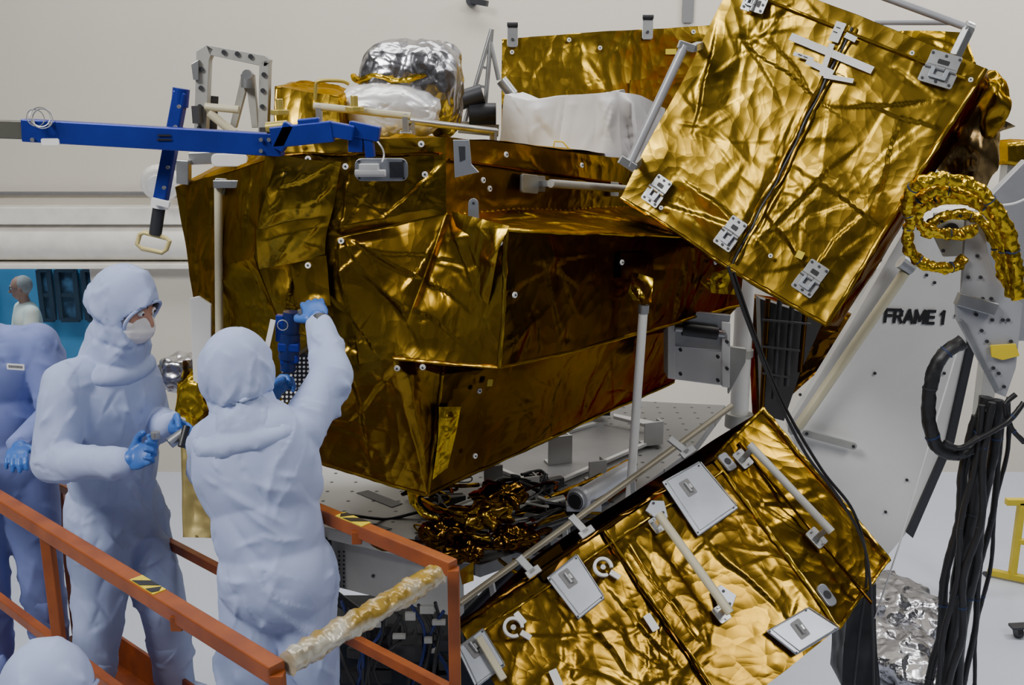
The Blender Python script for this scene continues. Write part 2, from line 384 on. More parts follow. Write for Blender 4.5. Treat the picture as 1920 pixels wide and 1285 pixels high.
a=at(1290,14,WY-.01); MB().prism(Fr(a,X,-YV),rrect(.1,.26,.01),0,.02).build('wall_plate',GREYP,label='narrow grey plate high on the back wall',cat='wall plate')
a=at(302,338,WY-.5); t=thing('wall_lamp','round white lamp on the wall behind the tall metal bracket','lamp',a)
m=MB(); f=Fr(a,X,V((.2,-1,-.5)))
m.prism(f,[(.17*cos(k*pi/12),.17*sin(k*pi/12)) for k in range(24)],0,.09); m.build('lamp_shade',CORN,t,bevel=.02)
MB().bar(f.pt(0,0,0),V((a.x,WY,a.z+.1)),.06).build('lamp_arm',ALUM,t)
MB().disc(f,.11,.02,20,z=.085).build('lamp_lens',TAPE,t)
# ================================================================ MAIN GOLD BODY
P=dict(a=(498,262,3.72),b=(838,256,3.7),c=(1188,300,4.9),b2=(838,402,3.7),c2=(1192,385,4.9),a2=(480,480,3.72),
 d=(950,430,3.5),e=(1400,452,4.9),d2=(932,690,3.48),e2=(1385,575,4.95),g=(800,930,3.78),h=(1262,716,5.15),k=(740,672,3.6),
 cor=(828,702,3.84),e2b=(1345,605,5.15),i2=(560,700,3.7),i=(602,872,3.74),l0=(328,352,4.35),l1=(350,520,4.25),l2=(390,740,4.15),l3=(430,900,4.1),lt=(500,300,3.76))
P={k_:at(*v) for k_,v in P.items()}
g_=P
bk=at(560,232,5.3); bkc=g_['c']+V((0,.3,0))
pF=Plane(g_['a'],g_['b'],g_['b2']); pU=Plane(g_['b'],g_['c'],g_['c2']); pS=Plane(g_['d'],g_['e'],g_['d2']); pD=Plane(g_['cor'],g_['e2b'],g_['g'])
pM=Plane(g_['b2'],g_['d'],g_['d2']); pQ=Plane(g_['i2'],g_['k'],g_['g']); pA=Plane(g_['a2'],g_['b2'],g_['k'])
body=thing('spacecraft_module','large crumpled gold foil-wrapped module in the centre, ledge jutting right','spacecraft module',V((g_['g'].x,4.3,g_['g'].z)))
fl=pA.seg([(650,300,632,560,.02,.12,.018),(640,432,905,600,.02,.2,.02),(640,432,850,402,.02,.1,.016),(640,432,800,660,.025,.2,.02),(640,440,690,820,.02,.14,.018),(700,330,640,432,.02,.12,-.014),(830,310,700,420,.02,.15,.012),(850,405,760,560,.02,.2,.02),(850,405,930,600,.02,.18,.018),(700,470,900,500,.015,.12,.010),(720,560,930,680,.02,.16,.012),(620,560,740,690,.02,.18,.016),(500,560,620,600,.02,.14,.02),(520,640,560,480,.02,.12,.018)])
foilq('front_blanket',[(g_['a'],g_['b'],g_['b2'],g_['a2']),(g_['a2'],g_['b2'],g_['k'],g_['i2']),(g_['b2'],g_['d'],g_['d2'],g_['k'])],GOLD,body,.019,.0072,11,dens=50,hubs=5,sc=1.15,lines=fl,swell=1.4)
fl=pQ.seg([(640,640,700,860,.02,.14,.016),(740,680,800,900,.02,.16,.02),(740,680,640,800,.02,.12,-.014),(700,700,800,780,.02,.14,.012)])
foilq('lower_blanket',[(g_['i2'],g_['k'],g_['g'],g_['i']),(g_['k'],g_['cor'],(g_['cor']+g_['g'])/2,g_['g'])],GOLDL,body,.019,.0075,5,dens=55,hubs=3,sc=1.1,lines=fl,swell=1.4)
foilq('left_blanket',[(g_['l0'],g_['lt'],g_['a2'],g_['l1']),(g_['l1'],g_['a2'],g_['i2'],g_['l2']),(g_['l2'],g_['i2'],g_['i'],g_['l3'])],GOLDM,body,.034,.009,21,.018,dens=70,hubs=4,bias=1.5)
foilq('upper_side_blanket',[(g_['b'],g_['c'],g_['c2'],g_['b2']),(g_['b2'],g_['c2'],g_['e'],g_['d'])],GOLD,body,.014,.009,8,dens=60,bias=0,sc=1.2)
foilq('side_blanket',[(g_['d'],g_['e'],g_['e2'],g_['d2'])],SHADE_AMBER,body,.013,.009,14,sc=1.3,dens=45,label='side blanket with dark reflections put into its colour')
foilq('step_blanket',[(g_['d2'],g_['e2'],g_['e2b'],g_['cor']),(g_['k'],g_['d2'],g_['cor'],g_['cor'].lerp(g_['k'],.5))],SHADE_AMBER,body,.010,.012,16,sc=1.3,dens=40)
foilq('underside_blanket',[(g_['cor'],g_['e2b'],g_['h'],g_['g'])],SHADE_AMBER,body,.013,.009,15,sc=1.3,dens=50)
foilq('lid_blanket',[(g_['a'],g_['b'],bkc,bk),(g_['l0'],g_['lt'],g_['a'],bk)],GOLDB,body,.02,.02,17)
bb=[g_['i']+V((0,1.3,0)),g_['h'],g_['g'],g_['i']]
foilq('rear_blanket',[tuple(bb),(bk,bkc,g_['h'],g_['i']+V((0,1.3,0))),(g_['l0'],bk,g_['i']+V((0,1.3,0)),g_['l3']),(g_['c'],bkc,g_['h'],g_['e2'])],SHADE_AMBER,body,.01,.05,2)
MB().tube([pF.at(500+i*17,290+2*sin(i),.012) for i in range(20)],.006,8).build('lid_seam',SHADE_AMBER,body,'auto')
MB().tube([pU.at(842+i*17,300+i*2.4,.012) for i in range(20)],.006,8).build('lid_seam',SHADE_AMBER,body,'auto')
def edge_tube(nm,a,b,r,m,n=30,off=V((0,0,0)),jit=.4,wa=.012):
    MB().tube([a.lerp(b,i/n)+wob(a.lerp(b,i/n),wa)+off for i in range(n+1)],r,8,jit=jit).build(nm,m,body,'auto')
edge_tube('corner_fold',g_['d'],g_['d2'],.009,GOLDB,20,V((0,-.004,0)))
edge_tube('ledge_fold',g_['d'],g_['e'],.008,GOLDB)
edge_tube('lower_fold',g_['d2'],g_['e2'],.007,GOLD)
edge_tube('corner_fold',g_['cor'],g_['g'],.008,GOLDB,16)
edge_tube('bottom_fold',g_['g'],g_['h'],.008,GOLD)
edge_tube('bottom_fold',g_['i'],g_['g'],.008,GOLD,16)
edge_tube('step_fold',g_['k'],g_['d2'],.008,GOLD,14)
foilq('folded_flap',[(pF.at(515,292,.10),pF.at(640,300,.05),pF.at(625,395,.03),pF.at(480,430,.10)),(pF.at(480,430,.10),pF.at(625,395,.03),pF.at(615,485,.02),pF.at(488,500,.08))],GOLDB,body,.06,.0075,33,.03,dens=110,bias=.8)
foilq('loose_corner',[(pM.at(848,398,.03),pM.at(955,425,.02),pM.at(935,470,.06),pM.at(905,600,.01))],GOLDB,body,.03,.009,35)
foilq('torn_patch',[(pD.at(822,765,.03),pD.at(862,770,.03),pD.at(838,885,.02),pD.at(808,905,.02))],GOLDC,body,.06,.008,37,.03,dens=400,sc=.5)
foilq('gold_patch',[(pA.at(545,490,.02),pA.at(615,480,.02),pA.at(620,575,.02),pA.at(560,580,.02))],GOLD,body,.05,.008,39,.02,dens=300,sc=.5)
for pl,pts in((pF,[(563,268),(790,270),(797,327),(648,312),(578,298)]),(pU,[(948,290),(1090,310),(917,354),(905,338),(1140,352)]),(pM,[(938,455),(915,520)]),(pS,[(964,553),(1165,492),(1340,492)]),(pA,[(578,498),(640,452)]),(pD,[(898,733),(890,855)]),(pQ,[(793,688),(745,690)])):
    for x,y in pts: button(body,Fr(pl.at(x,y,.022),X,pl.n))
f=pF.fr(716,318,780,318,.045); t=MB().prism(f,rrect(.19,.08,.025),0,.012); br=t.build('lock_bracket',PLATE,body,bevel=.002)
t=MB().fbox(f,(-.04,0,.03),(.07,.045,.03)); t.tube([f.pt(-.09,-.01,.04),f.pt(.02,-.01,.04)],.013); t.build('lock_bolt',WHITE,br,bevel=.003)
MB().fbox(f,(.055,0,.014),(.05,.055,.004)).build('lock_socket',DARK,br)
t=MB()
for i in range(4): t.disc(f,.005,.016,8,(-.08,.08,.08,-.08)[i],(-.03,-.03,.03,.03)[i])
t.split('screw',DARK,br)
f=Fr(pF.at(850,262,.03),X,-YV); s_=.0019
t=MB().prism(f,[(0,0),(30*s_,0),(34*s_,-45*s_),(48*s_,-60*s_),(20*s_,-66*s_),(2*s_,-70*s_)],0,.015); tb=t.build('corner_bracket',PLATE,body,bevel=.002)
MB().prism(f,[(10*s_,-12*s_),(22*s_,-12*s_),(22*s_,-36*s_),(12*s_,-40*s_)],.015,.017).build('bracket_hole',DARK,tb)
f=Fr(at(888,412,3.63),X,-YV)
t=MB().prism(f,[(-.02,0),(.02,0),(.018,.06)]+[(.017*cos(a*pi/6),.06+.017*sin(a*pi/6)) for a in range(1,6)]+[(-.018,.06)],0,.01); e=t.build('lug',PLATE,body,bevel=.001)
MB().disc(f,.005,.012,10,0,.06).build('lug_hole',DARK,e)
rail(body,pU.at(1010,345,.01),pU.at(1150,355,.01),pU.n,.07,.017,ALUM,.05)
f=pU.fr(990,345,1040,350,.02); MB().prism(f,rrect(.12,.075,.01),0,.012).build('rail_plate',ALU,body,bevel=.002)
rail(body,at(416,350,4.02),at(418,650,3.98),-YV,.05,.016,CREAM,.04)
f=Fr(at(428,345,3.95),X,-YV); MB().fbox(f,(0,0,0),(.11,.03,.03)).build('post_cap',ALU,body,bevel=.003)
t=MB().prism(Fr(at(432,300,4.0),X,-YV),rrect(.14,.05,.02),0,.02); t.build('edge_clamp',WHITE,body,bevel=.004)
for a,b in(((598,205,3.95),(760,222,3.95)),((770,232,4.05),(925,250,4.5))):
    p1=at(*a);p2=at(*b); rail(body,p1-Z*.06,p2-Z*.06,Z,.07,.014,CREAM if a[0]<700 else ALU,.03)
MB().tube(smooth_path([at(x,y,4.3) for x,y in((592,215),(592,165),(600,152),(640,152),(655,158))],4),.008).build('hoop',GYEL,body,'auto')
for x,y in((525,216),(665,210)):
    f=Fr(at(x,y,3.9),X,Z); k=MB().disc(f,.036,.02,8); k.disc(f,.014,.06); k.build('knob',GYEL,body,bevel=.003)
q=[at(512,160,4.3),at(635,178,4.3),at(640,258,4.2),at(512,258,4.2)]
foilq('lid_box',[tuple(q)]+boxq(*q,V((0,.4,.02))),GOLDB,body,.03,.012,44,dens=120,sc=.7)
foilq('foil_tuft',[(at(1160,512,4.15),at(1230,525,4.1),at(1222,565,4.05),at(1185,560,4.1)),(at(1190,520,4.05),at(1225,540,4.0),at(1205,575,4.08),at(1185,545,4.1))],GOLDC,body,.12,.006,9,.05,dens=700,sc=.35)
foilq('foil_frill',[(at(1305,520,4.6),at(1370,500,4.65),at(1375,550,4.65),at(1330,548,4.6))],GOLDC,body,.07,.01,47,.03,dens=250,sc=.5)
foilq('patch_tape',[(pS.at(1165,475,.01),pS.at(1225,475,.01),pS.at(1225,520,.01),pS.at(1165,525,.01))],SHADE_AMBER,body,.01,.015,48,.005)
t=MB().prism(pD.fr(918,718,930,718,.02),rrect(.03,.03,.004),0,.003); t.build('yellow_tape',YELLOW,body)
MB().tube([at(705+15*sin(t_/3),262+t_*6,3.62-.02*sin(t_)) for t_ in range(8)],.003,6).build('tether_wire',TAPE,body,'auto')
# ================================================================ THINGS ON TOP
t=thing('wrapped_instrument','silver foil wrapped dome with yellow band on top of the gold module','wrapped instrument',at(750,255,4.7))
clump('silver_cover',at(770,160,4.75),(.225,.21,.20),FILM,t,.16,12,6,.16,220,.06)
clump('white_foil_skirt',at(728,212,4.6),(.225,.22,.125),mat('white_foil',(.78,.78,.80),.5,.35,(.66,.66,.68),6,9,.4,.03,'RIDGED_MULTIFRACTAL'),t,.2,14,6,.1,150,.08)
MB().tube([at(760,148,4.75)+V((.232*cos(a*pi/20),.22*sin(a*pi/20),.012*sin(a))) for a in range(40)],.012,10,True,jit=.5).build('gold_band',GOLDC,t,'auto')
clump('rear_silver_wrap',at(832,170,4.9),(.09,.12,.22),FILM,t,.2,18,5,.1,90,.1)
t=thing('draped_box','box under a white cloth cover beside the tilted gold box','covered box',at(1080,300,5.0))
ct=[at(948,174,5.05),at(985,188,5.02),at(1060,184,5.0),at(1120,176,4.97),at(1158,168,4.95)]; cb=[at(932,268,5.05),at(980,276,5.02),at(1050,288,5.0),at(1115,302,4.97),at(1166,314,4.95)]
kt=[at(1158,168,4.95),at(1200,182,5.1),at(1245,206,5.25)]; kb=[at(1166,314,4.95),at(1192,326,5.1),at(1220,332,5.25)]
cq=[(ct[i],ct[i+1],cb[i+1],cb[i]) for i in range(4)]+[(kt[i],kt[i+1],kb[i+1],kb[i]) for i in range(2)]
rr_=V((.1,.5,-.02)); cq+=[(ct[i],ct[i+1],ct[i+1]+rr_,ct[i]+rr_) for i in range(4)]
def cl_lines():
    L=[]
    for x0,y0,x1,y1 in((985,190,1000,280),(1060,184,1040,285),(1120,176,1150,300),(1158,170,1090,290),(1158,170,1120,305),(1000,200,1060,280),(1158,170,1200,320),(1200,185,1205,325),(950,180,1000,240)): L.append((at(x0,y0,5.0),at(x1,y1,5.0),.03,.09,.022))
    return L
foilq('cloth_cover',cq,WCLOTH,t,.02,.009,52,.03,dens=25,sc=1.0,lines=cl_lines(),swell=1.6)
MB().tube([at(x,y,4.88) for x,y in((1038,275),(1040,265),(1055,266),(1068,280),(1072,290))],.004,6).build('tie_string',YELLOW,t,'auto')
q=[at(942,72,5.9),at(1345,46,5.9),at(1345,330,5.8),at(938,330,5.8)]
t=thing('gold_rear_panel','flat upright gold foil panel with clips behind the white cloth','foil panel',(q[2]+q[3])/2)
foilq('panel_blanket',[tuple(q)]+boxq(*q,V((0,.3,0))),GOLDB,t,.013,.012,61,.01,dens=25,sc=1.4)
MB().bar((q[2]+q[3])/2+V((0,.2,.1)),V((((q[2]+q[3])/2).x,6.05,1.74)),.12).build('support_post',DARK,t)
pB=Plane(q[0],q[1],q[3])
for x,y in((961,68),(1214,54)):
    f=pB.fr(x,y,x+30,y,.02); a=MB().prism(f,rrect(.06,.12,.012),0,.01); a=a.build('clip',ALU,t,bevel=.002)
    m=MB(); m.tube([f.pt(-.03,.06,.02),f.pt(.03,.06,.02)],.012); m.disc(f,.008,.02,8,0,-.02); m.split('clip_pin',DARK,a)
for x,y in((1067,75),(960,98),(1125,90),(1300,60)): button(t,Fr(pB.at(x,y,.012),X,pB.n),.012)
MB().prism(pB.fr(1258,97,1270,97,.012),rrect(.06,.03,.002),0,.002).build('yellow_tape',YELLOW,t)
foilq('gold_patch',[(pB.at(1180,150,.02),pB.at(1222,150,.02),pB.at(1222,190,.02),pB.at(1180,190,.02))],GOLDB,t,.01,.015,4,.002)
t=thing('slender_truss','slender silver truss mast left of the rear gold panel','truss',at(895,245,5.4))
B=MB()
for a,b in(((922,55),(870,235)),((922,55),(906,240)),((918,70),(935,150))): B.tube([at(*a,5.4),at(*b,5.4)],.012)
B.split('mast_leg',ALU,t,'auto'); B=MB()
for y in(90,125,160,195): B.bar(at(922-(y-55)*.29,y,5.4),at(922-(y-55)*.09,y+4,5.4),.014)
B.split('cross_bar',ALU,t)
B=MB(); B.tube([at(858,190,5.3),at(905,175,5.3)],.05); B.tube([at(880,215,5.3),at(930,215,5.3)],.06); B.split('actuator',DARK,t,'auto')
MB().bar(at(860,238,5.3),at(935,245,5.3),.06).build('base_bar',ALUM,t)
MB().tube([at(940,150,5.3),at(962,178,5.3)],.03).build('end_fitting',ALU,t,'auto')
t=thing('bracket_frame','tall open silver bracket frame with lightening holes behind the blue beam','bracket',at(430,300,4.35))
def flat(pxs,Y,th,name,m,parent,bev=.002):
    pts=[at(x,y,Y) for x,y in pxs]; return MB().ext(pts,V((0,th,0))).build(name,m,parent,bevel=bev)
flat([(368,96),(386,84),(400,92),(392,112),(384,300),(362,300)],4.3,.05,'upright',ALUM,t)
flat([(358,120),(372,112),(372,150),(362,150)],4.28,.04,'side_lug',ALU,t)
flat([(386,84),(496,104),(506,112),(504,126),(490,124),(392,103)],4.3,.05,'top_beam',ALUM,t)
flat([(486,112),(505,114),(500,290),(483,290)],4.3,.05,'upright',ALUM,t)
flat([(452,142),(464,130),(476,140),(484,240),(472,240),(462,165),(442,240),(430,240)],4.4,.03,'inner_arm',ALUM,t)
B=MB(); B.tube([at(385,200,4.28),at(448,206,4.28)],.016); B.tube([at(392,212,4.28),at(440,250,4.28)],.018); B.split('cross_tube',CREAM,t,'auto')
B=MB(); B.tube([at(465,140,4.38),at(465,165,4.38)],.03); B.disc(Fr(at(465,140,4.29),X,-YV),.02,.02); B.split('pivot',ALU,t,'auto')
B=MB()
for x,y in((378,130),(377,165),(375,200),(374,240),(420,98),(445,101),(470,106),(495,140),(493,170),(492,200)): B.disc(Fr(at(x,y,4.295),X,-YV),.010,.004,12)
B.split('hole',DARK,t)
B=MB(); B.bar(at(358,297,4.3),at(505,292,4.3),.06,.05); B.bar(at(345,300,4.25),at(345,345,4.25),.05); B.split('foot_beam',ALU,t,bevel=.003)
B=MB(); B.tube([at(400,180,4.4),at(395,290,4.4)],.022); B.fbox(Fr(at(370,215,4.27),X,-YV),(0,0,0),(.03,.07,.05)); B.fbox(Fr(at(497,262,4.28),X,-YV),(0,0,0),(.03,.10,.05)); B.split('dark_fitting',SLATE,t,'auto')
# ================================================================ BLUE SUPPORT BEAM
YB=3.5
t=thing('blue_support_arm','long bright blue beam clamped across the top of the gold module','support arm',at(300,262,YB))
MB().bar(at(48,244,YB),at(530,272,YB),.07,.075).build('beam',BLUE,t,bevel=.004)
MB().bar(at(-120,238,YB),at(52,244,YB),.055,.06).build('inner_beam',mat('olive_grey_metal',(.12,.12,.10),.5,.5),t,bevel=.003)
B=MB(); B.bar(at(510,258,YB-.03),at(625,246,YB-.03),.05,.07); B.bar(at(522,280,YB-.03),at(545,232,YB-.03),.04,.05,YV); B.bar(at(560,232,YB-.03),at(600,228,YB-.03),.04,.03); B.bar(at(610,240,YB-.02),at(665,250,YB-.02),.06,.05); B.build('clamp_body',BLUE,t,bevel=.005)
B=MB(); B.bar(at(655,240,YB),at(712,252,YB),.06,.05); B.bar(at(668,250,YB),at(668,285,YB),.05,.05); B.bar(at(690,250,YB),at(695,295,YB),.03,.05);  B.build('clamp_jaw',BLUE,t,bevel=.004)
MB().tube([at(500,240,YB-.02),at(540,236,YB-.02)],.02).build('clamp_pin',GYEL,t,'auto')
B=MB()
for x,y in((62,228),(62,262),(95,232),(490,262),(505,262),(540,240),(600,234),(575,250),(640,240),(490,283)): B.disc(Fr(at(x,y,YB-.04),X,-YV),.007,.008,8)
B.split('bolt',ALU,t)
B=MB(); f=Fr(at(73,228,YB-.06),X,-YV)
for a,R in((0,.03),(50,.035),(110,.028)): B.ring(Fr(f.pt(.01*cos(a),.012,0),V((cos(radians(a)),sin(radians(a)),0)),V((sin(radians(a)),-1,.3))),R,.0018)
B.build('lanyard',ALU,t,'auto'); MB().prism(Fr(at(95,266,YB-.05),X,-YV),rrect(.06,.022,.006),0,.005).build('tag',TAPE,t)
MB().prism(Fr(at(308,262,YB-.0385),X,-YV),rrect(.05,.006,.001),0,.001).build('stencil_line',BLACK,t); MB().prism(Fr(at(308,254,YB-.0385),X,-YV),rrect(.044,.006,.001),0,.001).build('stencil_line',BLACK,t)
t=thing('blue_strut','upright blue strut with pale yellow loop handle crossing the long beam','strut',at(288,470,3.55))
MB().bar(at(340,172,3.62),at(301,378,3.6),.045,.05,YV).build('strut_body',BLUE,t,bevel=.006)
MB().tube([at(340,166,3.62),at(337,200,3.62)],.029).build('strut_head',BLUE,t,'auto')
MB().tube([at(299,385,3.6),at(291,440,3.6)],.022).build('strut_rod',DARK,t,'auto')
B=MB(); B.tube([at(301,374,3.6),at(299,390,3.6)],.03); B.bar(at(285,376,3.55),at(318,384,3.55),.02); B.build('strut_collar',TAPE,t,'auto')
B=MB(); pts=[(262,440),(270,436),(310,446),(318,452),(312,468),(304,474),(266,466),(257,458)]
B.tube([at(x,y,3.6) for x,y in pts],.0085,10,True); B.build('loop_handle',mat('pale_yellow',(.62,.52,.22),.2,.5),t,'auto')
B=MB()
for i in range(5): B.disc(Fr(at(336-i*7,200+i*38,3.565),X,-YV),.007,.006,8)
B.split('bolt',ALU,t)
# ================================================================ TILTED GOLD BOX (upper right)
TR=at(1852,128,4.0);BR=at(1548,612,3.95);BL=at(1163,372,4.4)
pT=Plane(BL,BR,TR)
TL=pT.at(1385,-55)
ev=-pT.n*.34+V((.03,0,.02))
t=tb=thing('tilted_equipment_box','big tilted gold foil box with white tape cross and silver latches','equipment box',(BR+BL)/2)
SA=TL.lerp(TR,.505); SB=BL.lerp(BR,.56)
fl=pT.seg([(1400,440,1270,330,.02,.16,.02),(1390,430,1190,380,.02,.14,.018),(1560,200,1370,60,.02,.18,.014),(1640,190,1790,250,.02,.14,.014),(1590,190,1800,180,.02,.16,.014),(1600,420,1480,560,.02,.16,.02),(1640,380,1700,200,.02,.2,.016),(1440,420,1560,560,.02,.16,.018),(1340,60,1300,260,.02,.14,.02),(1500,330,1680,460,.02,.18,.014),(1400,430,1500,200,.015,.12,.016),(1430,430,1620,250,.015,.14,.016)])
fl.append((SA,SB,.03,.03,-.03))
foilq('front_blanket',[(TL,SA,SB,BL),(SA,TR,BR,SB)],GOLDM,t,.016,.0072,71,.010,dens=45,hubs=6,sc=1.15,lines=fl,swell=1.3)
foilq('side_blanket',boxq(TL,TR,BR,BL,ev),SHADE_AMBER,t,.02,.02,73,.012)
for x,y,x2,y2,w_,h_ in((1415,6,1450,16,.10,.08),(1764,130,1775,105,.13,.13),(1232,358,1252,330,.13,.085),(1370,438,1392,408,.14,.085),(1520,522,1542,492,.14,.095)):
    latch(t,pT.fr(x,y,x2,y2,.03),w_,h_)
def strip(pl,a,b,w,parent,name='white_tape',m=TAPE,off=.04):
    p=pl.at(*a,off);q=pl.at(*b,off); return MB().bar(p,q,w,.002,pl.n).build(name,m,parent)
TO=.024
strip(pT,(1482,68),(1636,132),.030,t,off=TO); strip(pT,(1512,114),(1562,138),.024,t,off=TO+.001); strip(pT,(1578,42),(1562,78),.040,t,off=TO+.003); strip(pT,(1560,82),(1540,142),.022,t,off=TO+.002)
strip(pT,(1545,142),(1600,152),.018,t,off=TO+.004); strip(pT,(1488,100),(1525,112),.016,t,off=TO); strip(pT,(1585,65),(1605,75),.022,t,off=TO+.004)
for x,y in((1500,103),(1510,107),(1572,138),(1580,142),(1566,60),(1572,52)): MB().prism(pT.fr(x,y,x+8,y+3,TO+.0055),rrect(.018,.004,.001),0,.0006).build('tape_print',BLACK,t)
nrm=pT.n; sdv=(SB-SA).cross(nrm).normalized()
def sline(o,z,ph): return [SA.lerp(SB,i/44)+wob(SA.lerp(SB,i/44),.010)+sdv*(o+.003*sin(i*.8+ph))+nrm*(z+.002*sin(i*1.7+ph)) for i in range(2,44)]
MB().tube(sline(0,.001,0),.006,8,jit=.3).build('centre_seam',DARK,t,'auto')
MB().tube(sline(.014,.004,1),.008,8,jit=.5).build('door_hem',GOLDB,t,'auto')
MB().tube(sline(-.014,.004,2),.008,8,jit=.5).build('door_hem',GOLD,t,'auto')
MB().tube([pT.at(1390+i*20,-20+i*8.0,.018) for i in range(22)],.006,8,jit=.3).build('top_hem',GOLDB,t,'auto')
MB().tube([BL.lerp(BR,i/30)+wob(BL.lerp(BR,i/30)) for i in range(31)],.009,8,jit=.5).build('bottom_hem',GOLDB,t,'auto')
MB().tube([TR.lerp(BR,i/30)+wob(TR.lerp(BR,i/30)) for i in range(31)],.009,8,jit=.5).build('side_hem',GOLDB,t,'auto')
for x,y in((1820,150),(1240,390),(1445,480),(1710,100)): button(t,Fr(pT.at(x,y,.03),X,pT.n),.009)
MB().prism(pT.fr(1500,478,1515,485,.03),rrect(.03,.03,.002),0,.002).build('yellow_tape',YELLOW,t)
a=MB(); a.tube([at(1284,85,4.25),at(1178,312,4.25)],.018,14); a=a.build('handrail',LGREY,t,'auto')
B=MB(); B.bar(at(1272,82,4.25),at(1302,92,4.25),.03); B.bar(at(1300,90,4.25),at(1312,85,4.45),.03); B.build('rail_foot',ALU,a,bevel=.002)
B=MB(); B.bar(at(1162,298,4.25),at(1190,316,4.25),.035); B.bar(at(1188,312,4.25),at(1200,300,4.45),.03); B.build('rail_foot',ALU,a,bevel=.002)
a=MB(); a.tube([at(1640,-12,4.35),at(1815,52,4.2)],.015,14); a=a.build('handrail',LGREY,t,'auto')
B=MB(); B.bar(at(1818,50,4.2),at(1790,108,4.15),.03,.04); B.tube([at(1808,50,4.2),at(1822,56,4.2)],.026); B.build('rail_foot',ALU,a,bevel=.002)
MB().tube([at(1640,42,4.6),at(1790,42,4.5)],.012,12).build('handrail',LGREY,t,'auto')
q=[at(1690,60,4.7),at(1810,62,4.6),at(1830,120,4.5),at(1690,110,4.6)]
foilq('top_bulge',[tuple(q)]+boxq(*q,V((0,.3,0))),GOLDB,t,.04,.014,75,.02)
clump('loose_wrap',at(1815,275,4.5),(.12,.14,.22),GREYF,t,.25,77,5,0,90)
clump('gold_side_bulge',at(1850,200,4.45),(.07,.14,.14),GOLD,t,.25,78,5,0,90)
foilq('hanging_flap',[(at(1850,215,4.45),at(1912,235,4.5),at(1870,250,4.5),at(1835,300,4.4))],GREYF,t,.05,.012,79,.03)
# ================================================================ LOWER GOLD BOX
T=at(1335,862,3.9);R=at(1572,1178,3.45);L=at(862,1172,3.3); Bt=L+R-T; T2=at(1430,768,4.2);R2=at(1664,1050,3.8)
t=lb=thing('lower_equipment_box','tilted gold foil box in the foreground with silver plates and white rings','equipment box',Bt+V((.2,.5,0)))
p1=Plane(T,R,L); p2=Plane(T,T2,R)
fl=p1.seg([(1180,1010,1330,1230,.02,.03,-.02),(1180,1010,1040,1200,.02,.14,.016),(1340,1010,1480,1180,.02,.12,.016),(1150,1130,1300,1285,.02,.16,.016),(1100,1180,1180,1285,.02,.12,.018)])
foilq('front_blanket',[(L,T,R,Bt)],GOLDL,t,.016,.0072,81,.01,dens=62,hubs=7,sc=1.0,lines=fl,swell=1.1)
foilq('side_blanket',[(T,T2,R2,R)],GOLDL,t,.014,.008,83,.01,dens=50)
L2=L+(T2-T)
foilq('rear_blanket',[(T,T2,L2,L),(L,L2,L2+(R-T),Bt),(Bt,L2+(R-T),R2,R),(L2,T2,R2,L2+(R-T))],SHADE_AMBER,t,.015,.03,85,.01)
def pipe(nm,a,b,r,m,off,n=30): MB().tube([a.lerp(b,i/n)+wob(a.lerp(b,i/n),.01)+off for i in range(n+1)],r,8,jit=.5).build(nm,m,t,'auto')
pipe('edge_piping',T,R,.010,GOLDB,p1.n*.006); pipe('edge_piping',T,L,.012,SHADE_AMBER,p1.n*.012); pipe('edge_piping',T2,R2,.010,GOLDB,p2.n*.006); pipe('edge_piping',T2,T,.008,GOLDB,p2.n*.006); pipe('edge_piping',R,R2,.008,GOLDB,p2.n*.006)
MB().tube([p2.at(1385+i*10.4,830+i*12.6,.012) for i in range(25)],.006,8,jit=.5).build('inner_seam',SHADE_AMBER,t,'auto')
c0=T.lerp(L,.47); c1_=c0+(R-T)
pipe('door_seam',c0,c1_,.006,SHADE_AMBER,p1.n*.008,40); pipe('door_hem',c0,c1_,.006,GOLDB,p1.n*.010+(T-L).normalized()*.014,40)
e0=T.lerp(R,.08); e1=L.lerp(Bt,.08); pipe('top_hem',e0,e1,.006,GOLDB,p1.n*.010,50)
def pquad(pl,pxs,off,th,name,m,parent,bev=.006):
    pts=[pl.at(x,y,off) for x,y in pxs]; return MB().ext(pts,pl.n*th).build(name,m,parent,bevel=bev)
for pxs,c in(([(1240,905),(1310,866),(1384,955),(1308,1008)],(1290,915)),([(1024,1085),(1080,1040),(1134,1124),(1084,1164)],(1065,1085)),([(856,1216),(905,1178),(948,1250),(892,1292)],(888,1215)),([(1435,1185),(1512,1140),(1574,1180),(1492,1230)],(1500,1180))):
    a=pquad(p1,pxs,.02,.010,'access_plate',PLATE,t)
    mx=sum(q[0] for q in pxs)/4; my=sum(q[1] for q in pxs)/4
    def sc_(s): return [p1.at(mx+(x-mx)*s,my+(y-my)*s,.0) for x,y in pxs]
    o1=[p+p1.n*.031 for p in sc_(.90)]; rm=MB(); rm.tube(o1,.0025,6,True); rm.build('recess_edge',ALU,a)
    f=p1.fr(c[0],c[1],c[0]+30,c[1]+40,.030)
    MB().prism(f,rrect(.070,.045,.006),.0,.002).build('latch_pocket',GREYP,a)
    B=MB(); B.tube([f.pt(-.022,0,.008),f.pt(.022,0,.008)],.006); B.fbox(f,(0,.010,.006),(.020,.010,.008)); B.build('latch_lever',ALU,a,bevel=.001)
    B=MB()
    for (x,y) in pxs: B.disc(Fr(p1.at(x+(mx-x)*.12,y+(my-y)*.12,.030),X,p1.n),.004,.003,8)
    B.split('screw',DARK,a)
rail(t,p1.at(1232,985,.02),p1.at(1352,1152,.02),p1.n,.07,.017,CREAM,.04)
